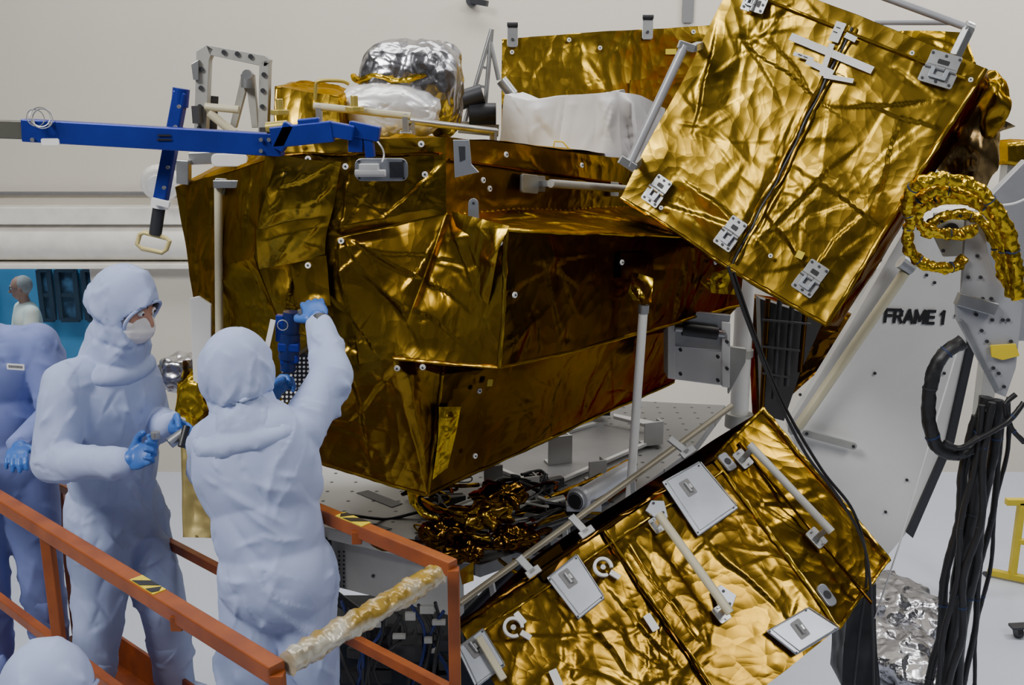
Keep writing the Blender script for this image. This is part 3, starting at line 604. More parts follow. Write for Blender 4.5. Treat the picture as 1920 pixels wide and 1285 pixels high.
for x,y,x2,y2 in((1232,958,1250,985),(1357,1122,1340,1100)):
    f=p1.fr(x,y,x2,y2,.022); a=MB().prism(f,[(-.045,0),(-.02,.045),(.045,.02),(.045,-.02),(-.02,-.045)],0,.01).build('corner_plate',PLATE,t,bevel=.002)
    B=MB()
    for i,j in((-.03,0),(.02,.012),(.02,-.012)): B.disc(f,.006,.013,8,i,j)
    B.split('screw',DARK,a)
rail(t,p2.at(1392,862,.01),p2.at(1530,1010,.01),p2.n,.09,.016,ALUM,.05)
f=p2.fr(1362,868,1380,890,.02); a=MB().prism(f,rrect(.08,.05,.012),0,.012).build('end_clamp',PLATE,t,bevel=.002); MB().disc(f,.015,.014).build('clamp_hole',DARK,a)
f=p2.fr(1548,1118,1560,1135,.02); a=MB().prism(f,rrect(.09,.05,.02),0,.012).build('end_clamp',PLATE,t,bevel=.002); MB().disc(f,.017,.014).build('clamp_hole',DARK,a)
for x,y,bx,by in((1130,1065,1162,1085),(962,1178,990,1195)):
    f=p1.fr(x,y,bx,by,.035); a=MB().prism(Fr(f.o,f.x,f.z),[(.038*cos(k*pi/12),.038*sin(k*pi/12)) for k in range(2,23)]+[(.027*cos(k*pi/12),.027*sin(k*pi/12)) for k in range(22,1,-1)],0,.014); a.fbox(f,(.052,0,.004),(.04,.020,.01)); a=a.build('white_ring',TAPE,t)
    MB().disc(f,.010,.010,12).build('ring_pin',ALU,a)
MB().prism(p1.fr(1221,1168,1232,1185,.03),rrect(.065,.030,.003),0,.004).build('white_tag',TAPE,t)
MB().prism(p1.fr(975,1160,985,1172,.03),rrect(.05,.022,.003),0,.006).build('white_tag',TAPE,t)
MB().prism(p1.fr(1042,1272,1050,1290,.03),rrect(.06,.03,.003),0,.004).build('white_tag',TAPE,t)
foilq('brown_patch',[(p1.at(1000,1055,.015),p1.at(1050,1020,.015),p1.at(1070,1060,.015),p1.at(1020,1090,.015))],SHADE_AMBER,t,.01,.015,5,.004)
for x,y,x2,y2 in((1255,822,1290,850),(1070,968,1100,1000),(972,1045,1000,1075)):
    B=MB(); B.bar(p1.at(x,y,.05),p1.at(x2,y2,.05),.03,.012,p1.n); B.bar(p1.at(x2-12,y2+6,.05),p1.at(x2+12,y2-10,.05),.03,.012,p1.n); B.bar(p1.at(x2,y2,.05),p1.at(x2,y2,-.02),.02); B.build('edge_clip',ALU,t,bevel=.002)
MB().bar(p1.at(897,1195,.05),p1.at(945,1275,.05),.025,.02,p1.n).build('short_rail',CREAM,t,bevel=.003)
t=thing('diagonal_rail','long slim diagonal rail running along the upper edge of the lower box','rail',at(1100,970,3.9))
MB().tube([at(862,1132,3.55),at(1372,762,4.35)],.014,12).build('rail_tube',mat('bronze_tube',(.30,.27,.2),.4,.45),t,'auto')
B=MB()
for s in(.1,.35,.6,.8): p=at(862,1132,3.55).lerp(at(1372,762,4.35),s); B.bar(p,p+V((.03,.12,-.25)),.02)
B.split('rail_bracket',ALUM,t)
# ================================================================ POLES & COLUMN
t=thing('slim_white_pole','slim white vertical pole in front of the shade-coloured side of the module','pole',V((at(1205,585,4.1).x,4.1,1.7)))
a=at(1207,572,4.1); b=at(1183,905,4.1); b=a+(b-a)*((a.z-1.7)/(a.z-b.z))
MB().tube([a,b],.019,14).build('pole_tube',WHITE,t,'auto'); MB().tube([a,a+(b-a)*.03],.023,14).build('pole_cap',ALU,t,'auto')
t=thing('white_column','thick white support column behind the tilted gold box','column',V((at(1392,700,5.3).x,5.3,1.7)))
MB().tube([at(1400,480,5.3),at(1385,790,5.3)],.05,18).build('column_tube',WHITE,t,'auto')
B=MB(); B.tube([at(1392,655,5.3),at(1391,668,5.3)],.06,18); B.tube([at(1386,775,5.3),at(1384,800,5.3)],.075,18); B.split('column_collar',ALUM,t,'auto')
YK=4.62
t=thing('winch_bracket','white open bracket holding a dark cylinder left of the white column','bracket',at(1315,725,YK))
flat([(1258,598),(1368,610),(1362,655),(1258,640)],YK+.05,.02,'back_plate',DECKW,t)
flat([(1258,640),(1362,655),(1362,725),(1262,712)],YK,.12,'lower_box',WHITE,t,.006)
flat([(1252,596),(1266,598),(1266,712),(1252,710)],YK-.03,.14,'side_plate',WHITE,t,.003)
flat([(1354,604),(1370,606),(1368,728),(1354,726)],YK-.03,.14,'side_plate',WHITE,t,.003)
B=MB(); B.bar(at(1258,600,YK),at(1366,610,YK),.03,.1); B.bar(at(1262,634,YK),at(1362,642,YK),.02,.08); B.split('shelf',ALU,t,bevel=.002)
MB().tube([at(1280,617,YK-.03),at(1345,625,YK-.03)],.032,16).build('cylinder',BLACK,t,'auto')
B=MB(); B.tube([at(1266,616,YK-.03),at(1282,617,YK-.03)],.018); B.tube([at(1343,625,YK-.03),at(1358,627,YK-.03)],.018); B.split('axle',ALU,t,'auto')
B=MB()
for x,y in((1275,655),(1345,668),(1275,700),(1345,712),(1362,640),(1362,690)): B.disc(Fr(at(x,y,YK-.035),X,-YV),.008,.02,8)
B.split('bolt',DARK,t)
flat([(1366,650),(1400,655),(1398,680),(1366,740)],YK+.1,.03,'side_arm',ALUM,t)
q=[at(1410,560,5.7),at(1600,590,5.6),at(1545,690,5.5),at(1420,790,5.5)]
foilq('brown_foil_screen',[tuple(q)]+boxq(*q,V((0,.15,0))),SHADE_AMBER,None,.03,.015,88,label='dark brown foil screen between the white column and the frame',cat='foil screen')
t=thing('dark_upright','dark slotted upright beside the white column below the tilted box','upright',at(1470,780,5.2))
flat([(1425,560),(1545,600),(1500,700),(1470,790),(1432,780)],5.3,.1,'backing_plate',SLATE,t)
for x in(1440,1462,1486,1512): MB().tube([at(x,560,5.25),at(x-12,770-(x-1440)*1.0,5.22)],.014,10).build('conduit',DARK if x%4 else SHADE_AMBER,t,'auto')
for y in(600,650,700): MB().bar(at(1430,y,5.2),at(1520-(y-600)*.4,y+8,5.2),.010).build('cross_bar',SLATE,t)
# ================================================================ FRAME 1
t=thing('support_frame','large white sloping frame plate stencilled FRAME 1','support frame',V((at(1640,1040,4.9).x,4.9,1.0)))
pts=[(1700,425),(1835,392),(1835,640),(1775,830),(1700,1000),(1650,1060),(1560,1000),(1478,800),(1520,730),(1600,600)]
flat(pts,4.9,.06,'frame_plate',WHITE,t,.004)
flat([(1835,392),(1925,300),(1925,640),(1835,640)],5.6,.06,'rear_plate',LGREY,t,.004)
flat([(1835,560),(1850,560),(1790,830),(1712,1010),(1700,1000),(1775,830)],4.88,.12,'edge_strip',DARK,t,.002)
MB().tube([at(1696,512,4.8),at(1496,802,4.8)],.025,16).build('brace_tube',CREAM,t,'auto')
B=MB(); B.tube([at(1688,490,4.8),at(1710,505,4.8)],.035); B.bar(at(1489,812,4.82),at(1489,795,4.82),.05); B.split('brace_end',ALU,t)
f=Fr(at(1555,824,4.85),at(1610,838,4.85)-at(1500,808,4.85),-YV); a=MB().prism(f,rrect(.29,.036,.017),0,.012).build('link_plate',ALUM,t,bevel=.002)
B=MB(); B.disc(f,.008,.016,10,.125); B.disc(f,.008,.016,10,-.125); B.split('link_pin',DARK,a)
B=MB()
for x,y in((1737,516),(1752,530),(1792,592),(1782,470),(1745,440),(1500,740),(1640,700),(1700,900),(1660,960),(1770,700)): B.disc(Fr(at(x,y,4.895),X,-YV),.008,.006,10)
B.split('bolt',DARK,t)
A=at(1657,605,4.893); Bp=at(1766,609,4.893); dx=(Bp-A).normalized(); up=V((-dx.z,0,dx.x)); LW=(Bp-A).length; u_=LW/45.0; hl=9.4
LET={'F':[((0,0),(0,hl)),((0,hl),(4.8,hl)),((0,4.9),(4.2,4.9))],'R':[((0,0),(0,hl)),((0,hl),(3.8,hl)),((0,4.3),(3.8,4.3)),((3.6,hl),(5.0,8.2)),((5.0,8.4),(5.0,5.4)),((5.0,5.7),(3.6,4.3)),((3.0,4.3),(5.3,0))],
'A':[((0,0),(3.1,hl)),((3.1,hl),(6.2,0)),((1.1,2.8),(5.1,2.8))],'M':[((0,0),(0,hl)),((0,hl),(3.3,1.8)),((3.3,1.8),(6.6,hl)),((6.6,hl),(6.6,0))],'E':[((0,0),(0,hl)),((0,hl),(4.8,hl)),((0,4.7),(4.4,4.7)),((0,0),(4.8,0))],'1':[((1.8,0),(1.8,hl)),((1.8,hl),(0,7.4))]}
cx_=0
for ch,adv in(('F',7.1),('R',7.8),('A',8.4),('M',9.3),('E',6.4),(' ',3.8),('1',3)):
    if ch==' ': cx_+=adv; continue
    B=MB()
    for i_,((x0,y0),(x1,y1)) in enumerate(LET[ch]):
        p=A+dx*((cx_+x0+.8)*u_)+up*((y0+.8)*u_); q=A+dx*((cx_+x1+.8)*u_)+up*((y1+.8)*u_); e=(q-p).normalized()*u_*1.0
        B.bar(p-e,q+e,2.35*u_,.002+.0001*i_,-YV)
    B.build('stencil_letter',BLACK,t); cx_+=adv
# ================================================================ RIGHT BRACKET, HOSES, CABLES
t=thing('plate_bracket','pale grey triangular plate bracket carrying hoses on the right','bracket',at(1870,745,3.9))
flat([(1813,392),(1842,400),(1852,470),(1868,520),(1918,572),(1905,690),(1886,745),(1868,738),(1795,600),(1793,572),(1803,560),(1808,470)],3.9,.02,'bracket_plate',LGREY,t)
flat([(1752,400),(1810,395),(1822,440),(1812,480),(1770,482),(1750,440)],3.98,.015,'round_plate',ALUM,t)
B=MB()
for x,y in((1825,410),(1815,440),(1832,480),(1815,520),(1812,560),(1830,590),(1860,600),(1850,640),(1880,600),(1872,700),(1895,640),(1800,405),(1765,415),(1768,470),(1842,560),(1838,520),(1858,560),(1890,600),(1840,620),(1862,690),(1882,725)): B.disc(Fr(at(x,y,3.897),X,-YV),.007,.006,10)
B.split('bolt',DARK,t)
MB().bar(at(1795,560,3.88),at(1865,580,3.88),.04,.05).build('stiffener',ALU,t,bevel=.003)
MB().bar(at(1800,600,3.885),at(1870,735,3.885),.012,.02).build('edge_flange',ALU,t,bevel=.002)
MB().disc(Fr(at(1782,432,3.975),X,-YV),.03,.01,16).build('boss',DARK,t)
flat([(1858,648),(1905,645),(1912,668),(1880,676),(1860,670)],3.88,.01,'yellow_tape',YELLOW,t)
hoses=[([(1908,560,3.75),(1900,470,3.72),(1872,398,3.68),(1822,348,3.68),(1762,336,3.7),(1715,350,3.74),(1700,385,3.8),(1712,415,3.84)],.023,'outermost gold-wrapped hose looping over the pale bracket'),
([(1895,555,3.78),(1884,470,3.76),(1858,405,3.74),(1815,368,3.74),(1765,358,3.76),(1726,372,3.8),(1716,400,3.84),(1735,430,3.86),(1790,440,3.86),(1830,430,3.86)],.021,'second gold-wrapped hose just inside the outermost loop'),
([(1905,540,3.84),(1890,450,3.82),(1850,392,3.8),(1795,372,3.8),(1740,382,3.82),(1704,425,3.85),(1708,472,3.87),(1745,500,3.87),(1790,500,3.88),(1806,484,3.9)],.021,'gold-wrapped hose curling lowest, under the round plate'),
([(1880,540,3.92),(1868,465,3.9),(1835,412,3.9),(1790,402,3.92),(1748,418,3.94),(1735,445,3.95)],.019,'innermost short gold-wrapped hose behind the others')]
for pts,rr,lab in hoses:
    pp=smooth_path([at(*p) for p in pts],22); t=thing('wrapped_hose',lab,'hose',pp[0],'gold-wrapped hoses')
    MB().tube(pp,rr,18,jit=.42).build('foil_sleeve',GOLDC,t,'auto')
    for k in range(22,len(pp)-4,30):
        d=(pp[k+1]-pp[k]).normalized(); MB().tube([pp[k]-d*.002,pp[k]+d*.002],rr*1.08,14).build('cable_tie',TIE,t,'auto')
cables=[([(1805,640),(1765,670),(1745,720),(1742,790),(1760,840),(1800,850),(1835,825),(1850,770)],3.75,.027,'thick black cable loop hanging left of the bracket',0),
([(1850,745),(1830,850),(1824,950),(1800,1060),(1788,1170),(1764,1300)],3.8,.027,'thickest black cable dropping from the bracket',1),
([(1870,750),(1862,850),(1838,955),(1828,1065),(1802,1180),(1792,1310)],3.85,.023,'black cable just right of the thickest one',1),
([(1830,780),(1806,880),(1798,980),(1772,1080),(1764,1190),(1738,1300)],3.78,.018,'leftmost straight black cable of the hanging bundle',1),
([(1882,755),(1872,850),(1862,960),(1836,1070),(1828,1180),(1804,1300)],3.9,.013,'slim black cable at the right of the bundle',1),
([(1842,760),(1830,870),(1802,975),(1796,1085),(1768,1195),(1758,1310)],3.72,.012,'slim black cable in front of the bundle',1),
([(1860,755),(1842,870),(1840,975),(1806,1085),(1804,1195),(1772,1310)],3.71,.015,'black cable over the middle of the bundle',1),
([(1890,745),(1890,840),(1866,945),(1858,1060),(1830,1180),(1826,1310)],3.95,.009,'thinnest black cable behind the bundle at right',1),
([(1920,755),(1890,790),(1840,820),(1800,840),(1770,830)],3.7,.011,'thin dark cable sweeping in from the right edge',0),
([(1920,830),(1895,800),(1885,760),(1905,740)],3.72,.010,'short dark cable curl at the right edge',0)]
for pts,Y,r,lab,fl_ in cables:
    q=[at(x,y,Y) for x,y in pts]
    if fl_: e=q[-1]+(q[-1]-q[-2])*1.2; q+= [V((e.x,Y,.25)),V((e.x-.1,Y+.1,r))]
    pp=smooth_path(q,8); t=thing('black_cable',lab,'cable',pp[-1],'black cables under the bracket')
    MB().tube(pp,r,12,jit=.22).build('sheath',BLACK,t,'auto')
    for k in range(6,len(pp)-2,11):
        d=(pp[k+1]-pp[k]).normalized(); MB().tube([pp[k]-d*.003,pp[k]+d*.003],r*1.08,12).build('cable_tie',DARK if k%2 else TIE,t,'auto')
for n_,(pts,Y) in enumerate((([(1365,500),(1400,600),(1455,740),(1510,850),(1570,930),(1615,1010),(1632,1100),(1638,1290)],3.62),([(1375,510),(1420,640),(1470,760),(1540,880),(1600,960),(1625,1060),(1612,1180),(1600,1290)],3.64))):
    MB().tube(smooth_path([at(x,y,Y) for x,y in pts]),.006,8).build('signal_cable',BLACK,None,'auto',label=('thin dark cable draped over the lower box, straighter end','thin dark cable draped over the lower box, end curving left')[n_],cat='cable',group='thin draped cables')
MB().tube([at(1800,640,4.3),at(1690,1010,4.3),at(1640,1160,4.3)],.004,8).build('taut_cord',TAPE,None,'auto',label='taut white cord left of the black cable bundle',cat='cord')
MB().tube(smooth_path([at(x,y,4.2) for x,y in((1925,372),(1900,382),(1868,386))]),.005,8).build('string',TAPE,None,'auto',label='short white string at right above the hoses',cat='string')
# ================================================================ CARRIER DECK
zd=1.72
t=thing('carrier_deck','grey and white slotted carrier deck underneath the gold module','carrier deck',V((0,5,1.2)))
def zpoly(pxs,z,th,name,m,bev=.003):
    return MB().ext([atz(x,y,z) for x,y in pxs],V((0,0,-th))).build(name,m,t,bevel=bev)
zpoly([(560,850),(760,850),(900,975),(840,1040),(590,985)],zd,.06,'white_deck_panel',PERF)
zpoly([(760,850),(1050,745),(1360,760),(1300,840),(1100,990),(900,1060),(840,1040),(900,975)],zd-.02,.06,'grey_deck_panel',PERFG)
zpoly([(1150,775),(1225,790),(1215,797),(1150,780)],zd+.05,.02,'white_end_panel',WHITE)
zpoly([(890,862),(1115,795),(1240,820),(1020,915)],zd,.012,'hatch',GREYP)
for a_,b_ in(((890,862),(1020,915)),((1020,915),(1240,820)),((890,862),(1115,795))): MB().bar(atz(*a_,zd+.01),atz(*b_,zd+.01),.025,.02).build('hatch_rim',DECKW,t,bevel=.003)
for x,y,w_,h_ in((1050,870,.14,.16),(1120,905,.10,.12),(990,930,.12,.10),(1225,835,.12,.14),(925,915,.10,.12)):
    p=atz(x,y,zd); B=MB(); f=Fr(p,V((1,.35,0)),Z); B.fbox(f,(0,0,h_/2),(w_,.012,h_)); B.fbox(f,(0,.03,.006),(w_,.07,.012)); B.fbox(f,(w_*.4,.03,h_/2),(.01,.06,h_)); B.build('angle_bracket',DECKW,t,bevel=.002)
A1=atz(600,988,zd-.05);A2=atz(860,1046,zd-.05)
MB().ext([A1,A2,A2-Z*.30,A1-Z*.30],V((.02,.05,0))).build('front_skirt',DECKW,t,bevel=.004)
MB().ext([A1+Z*.05,A2+Z*.05,A2+Z*.02,A1+Z*.02],V((-.01,-.03,0))).build('skirt_lip',WHITE,t,bevel=.003)
pK=Plane(A1,A2,A2-Z)
B=MB()
for i in range(2):
    for j in range(9): B.prism(pK.fr(636+i*9,1035+j*8,656+i*9,1039+j*8,.002),rrect(.009,.009,.002),0,.002)
B.split('vent_slot',DARK,t)
B=MB()
for x,y in((700,1020),(740,1035),(790,1050),(830,1065),(700,1080),(790,1110)): B.disc(Fr(pK.at(x,y,.001),X,pK.n),.008,.006,8)
B.split('skirt_bolt',DARK,t)
for pxs in([(668,925),(690,920),(755,945),(735,952)],[(680,985),(700,982),(735,992),(716,997)],[(720,885),(745,882),(800,905),(780,910)]):
    MB().ext([atz(x,y,zd+.001) for x,y in pxs],V((0,0,.002))).build('deck_slot',DARK,t)
B=MB()
for x,Y in((-.9,4.4),(1.0,5.6),(-.5,6.0),(.1,4.6)): B.tube([V((x,Y,0)),V((x,Y,zd-.05))],.05)
B.tube([V((-.9,4.4,.5)),V((.1,4.6,1.5))],.03); B.tube([V((-.9,4.4,1.4)),V((.1,4.6,.4))],.03); B.split('deck_leg',DARK,t,'auto')
rd=random.Random(5)
B=MB()
for i in range(40):
    x=rd.uniform(790,1090); y=rd.uniform(925,1055)-(x-830)*.14; p=atz(x,y,zd); w_=rd.uniform(.018,.05)
    B.fbox(Fr(p+Z*w_*.5,V((1,rd.uniform(-.6,.6),0)),Z),(0,0,0),(w_*2.0,w_,w_*1.3))
B.split('mechanism_block',SLATE,t,bevel=.003)
B=MB()
for i in range(12):
    x=rd.uniform(800,1080); y=rd.uniform(930,1040)-(x-830)*.14; p=atz(x,y,zd); w_=rd.uniform(.02,.04)
    B.fbox(Fr(p+Z*w_,V((1,rd.uniform(-.6,.6),0)),Z),(0,0,0),(w_*2.4,w_*.5,w_*1.6))
B.split('fitting',ALUM,t,bevel=.002)
for x,y,l in((880,985,.2),(960,960,.25),(1000,1000,.18),(840,960,.15),(920,1010,.2),(1060,965,.2)):
    p=atz(x,y,zd+.05); MB().tube([p,p+V((l,.1,.02))],.022,14).build('roller',rd.choice([ALUM,DARK]),t,'auto')
for i in range(46):
    x=rd.uniform(780,1080); y=rd.uniform(925,1065)-(x-780)*.08; p=atz(x,y,zd+.03)
    q=[p]
    for k in range(4): q.append(q[-1]+V((rd.uniform(-.14,.16),rd.uniform(-.1,.1),rd.uniform(-.03,.06))))
    MB().tube(smooth_path(q,5),rd.uniform(.004,.011),8,jit=.2).build('wire',rd.choice([BLACK,BLACK,DARK,SHADE_AMBER,SHADE_AMBER,GOLD,ALUM]),t,'auto')
for k_ in range(5):
    q=[atz(770+k_*12,925+k_*16,zd+.03),atz(840+k_*10,960+k_*14,zd+.06),atz(930,955+k_*18,zd+.04),atz(1010,940+k_*15,zd+.06),atz(1100,905+k_*14,zd+.04),atz(1190,860+k_*10,zd+.03)]
    MB().tube(smooth_path(q,12),.013+.003*(k_%2),10,jit=.4).build('wrapped_line',(GOLDL,SHADE_AMBER,BLACK,GOLD,SHADE_AMBER)[k_],t,'auto')
f=Fr(V((at(740,1180,4.3).x,4.5,.5)),X,Z)
rk=MB().fbox(f,(.1,.1,.25),(1.3,.5,.75)).build('equipment_rack',mat('dark_slate_blue',(.02,.03,.045),.3,.5),t,bevel=.01)
B=MB()
for i in range(26):
    p=at(rd.uniform(630,850),rd.uniform(1165,1280),rd.uniform(4.15,4.35)); w_=rd.uniform(.03,.09)
    B.fbox(Fr(p,V((1,rd.uniform(-.3,.3),0)),Z),(0,0,0),(w_*1.5,w_,w_))
B.split('rack_unit',SLATE,rk,bevel=.004)
B=MB()
for i in range(8):
    p=at(rd.uniform(640,850),rd.uniform(1130,1260),4.1); B.fbox(Fr(p,X,Z),(0,0,0),(rd.uniform(.03,.07),.02,rd.uniform(.02,.04)))
B.split('connector',ALUM,rk,bevel=.002)
for i in range(14): p=at(640+i*16,1135+rd.uniform(-10,20),4.1); MB().tube(smooth_path([p,p+V((rd.uniform(-.08,.08),.02,-.15)),p+V((rd.uniform(-.1,.1),-.03,-.3)),p+V((rd.uniform(-.1,.1),.02,-.6))],5),.008,8).build('wire',BLACK if i%4 else NAVY,rk,'auto')
t=thing('socket_tube','open-ended grey tube socket at the near end of the deck rail','tube',at(1075,960,4.3))
a=at(1078,940,4.25); b=at(1180,880,4.7); d=(b-a).normalized(); f=Fr(a,Z,-d)
B=MB(); B.tube([a,b],.042,20,cap=False); B.tube([a,b],.034,20); B.build('barrel',LGREY,t,'auto'); MB().disc(f,.033,.003,20).build('bore',BLACK,t)
B=MB(); B.fbox(Fr(a+d*.08-Z*.05,X,Z),(0,0,0),(.16,.06,.03)); B.tube([a+d*.02,a+d*.05],.055,20); B.build('clamp_foot',LGREY,t,bevel=.003)
wads=[((905,965,3.95),(.11,.07,.05),GOLDL,31,'crumpled gold foil wad under the centre of the module'),((965,1005,3.9),(.10,.07,.04),SHADE_AMBER,32,'brown foil wad near the diagonal rail'),((830,1000,3.95),(.09,.06,.06),SHADE_AMBER,34,'dark foil wad just above the orange rail corner'),((870,1035,3.85),(.08,.06,.04),SHADE_AMBER,35,'small brown wad nearest the orange rail corner'),((935,930,4.2),(.12,.07,.05),SHADE_AMBER,36,'dark wad tucked under the module edge')]
for p_,rd_,m,sd,lb_ in wads:
    clump('foil_wad',at(*p_),rd_,m,None,.7,sd,5,0,110,.5,label=lb_,cat='foil wad',group='foil wads on the deck')
pp=smooth_path([at(x,y,4.0) for x,y in((768,915),(780,950),(810,972),(860,975),(900,950))],8)
MB().tube(pp,.014,10,jit=.5).build('gold_hose',GOLDC,None,'auto',label='thin gold-wrapped hose drooping under the module',cat='hose')
foilq('gold_scrap',[(at(862,1068,3.5),at(890,1050,3.5),at(890,1085,3.5),at(868,1092,3.5))],GOLDB,None,.03,.01,9,.02,dens=250,sc=.4,label='loose scrap of gold foil beside the orange rail corner',cat='foil scrap')
MB().ext([at(x,y,4.0) for x,y in((355,560),(372,556),(396,572),(396,735),(362,715))],V((0,.02,0))).build('side_plate',WHITE,None,label='narrow white plate between the two suited workers',cat='plate',bevel=.004)
clump('silver_wrap',at(340,700,4.3),(.1,.1,.09),SILV,None,.4,41,5,label='small silver foil bundle between the standing workers',cat='foil bundle')
clump('gold_wrap',at(368,748,4.1),(.08,.08,.12),GOLDC,None,.5,42,5,label='bright gold foil bundle below the narrow white plate',cat='foil bundle')
q=[at(335,800,4.15),at(400,810,4.15),at(400,1010,4.0),at(345,1010,4.0)]
foilq('covered_unit',[tuple(q)]+boxq(*q,V((0,.3,0))),mat('pale_gold_cover',(.40,.32,.12),.5,.4,None,8,14,.3,.02,'RIDGED_MULTIFRACTAL'),None,.03,.012,43,label='pale gold covered unit behind the workers at waist height',cat='covered unit')
# ================================================================ BASKET
zr=3.7-1.28; zf=1.32; zm=2.03
N0=atz(0,940,zr); C1=atz(520,1262,zr); C2=atz(850,1066,zr); K=atz(615,968,zr)
N1=N0+(N0-C1).normalized()*.9; dK=(K-C2).normalized(); K1=C2+dK*((N1-C1).length)
t=thing('lift_basket','orange lift basket with square tube rails around the suited workers','lift basket',V(((C1.x+K1.x)/2,(C1.y+K1.y)/2,zf)))
rw=.045
def atzz(p,z): return V((p.x,p.y,z))
Kend=C2+dK*.95
MB().bar(N1,C1,rw,rw).build('top_rail',ORANGE,t,bevel=.004)
MB().bar(C2,Kend,rw*.8,rw).build('top_rail',ORANGE,t,bevel=.004)
for a,b in((N1,C1),(C2,K1),(C1,C2)):
    MB().bar(atzz(a,zm),atzz(b,zm),rw*.6,rw*.8).build('middle_rail',ORANGE,t,bevel=.003)
    MB().bar(atzz(a,zf+.07),atzz(b,zf+.07),.012,.14).build('toe_board',ORD,t)
pm=N0.lerp(C1,.22)
for p in(C1,C2,N1,pm,Kend): MB().bar(atzz(p,zr),atzz(p,zf),rw*.72,rw*.72).build('post',ORANGE,t,bevel=.003)
MB().bar(atzz(K1,zm),atzz(K1,zf),rw*.72,rw*.72).build('post',ORANGE,t,bevel=.003)
MB().ext([atzz(p,zf) for p in(N1,C1,C2,K1)],V((0,0,-.05))).build('basket_floor',ORD,t)
d=(C2-C1).normalized(); n=110
WRAP=mat('mottled_wrap',(.50,.47,.38),.2,.28,(.34,.22,.035),11,16,.7,.014,'RIDGED_MULTIFRACTAL',stretch=(1,.5,2),ramp=(.42,.60))
MB().tube([C1+d*.03+(C2-C1-d*.1)*(i/n)+Z*.01 for i in range(n+1)],.030,24,jit=.26).build('padded_rail',WRAP,t,'auto')
for p,pl in((N0.lerp(C1,.62),0),(C2+dK*.42,1)):
    dd=(C1-N0).normalized() if pl==0 else dK
    f=Fr(p+Z*(rw/2+.001),dd,Z); s=MB().fbox(f,(0,0,0),(.12,rw*.8,.003)).build('warning_label',YELLOW,t)
    MB().prism(f,[(-.05,-.017),(-.01,-.017),(.03,.017),(-.01,.017)],.0015,.003).build('warning_stripe',BLACK,s)
    MB().prism(f,[(.02,-.017),(.05,-.017),(.057,.0),(.04,.017)],.0015,.003).build('warning_stripe',BLACK,s)
for p in(N0.lerp(C1,.72),C2+dK*.4): MB().bar(p-Z*.04,p,.03,.057).build('joint_sleeve',ORANGE,t,bevel=.002)
cx=(C1.x+K1.x)/2; cy=(C1.y+K1.y)/2
MB().bar(V((cx-.5,cy,.1)),V((cx+.5,cy,zf-.05)),.08,.1).build('scissor_arm',DARK,t); MB().bar(V((cx+.5,cy+.15,.1)),V((cx-.5,cy+.15,zf-.05)),.08,.1).build('scissor_arm',DARK,t)
MB().fbox(Fr(V((cx,cy,.09)),X,Z),(0,0,0),(1.5,.8,.18)).build('lift_base',ORD,t,bevel=.02)
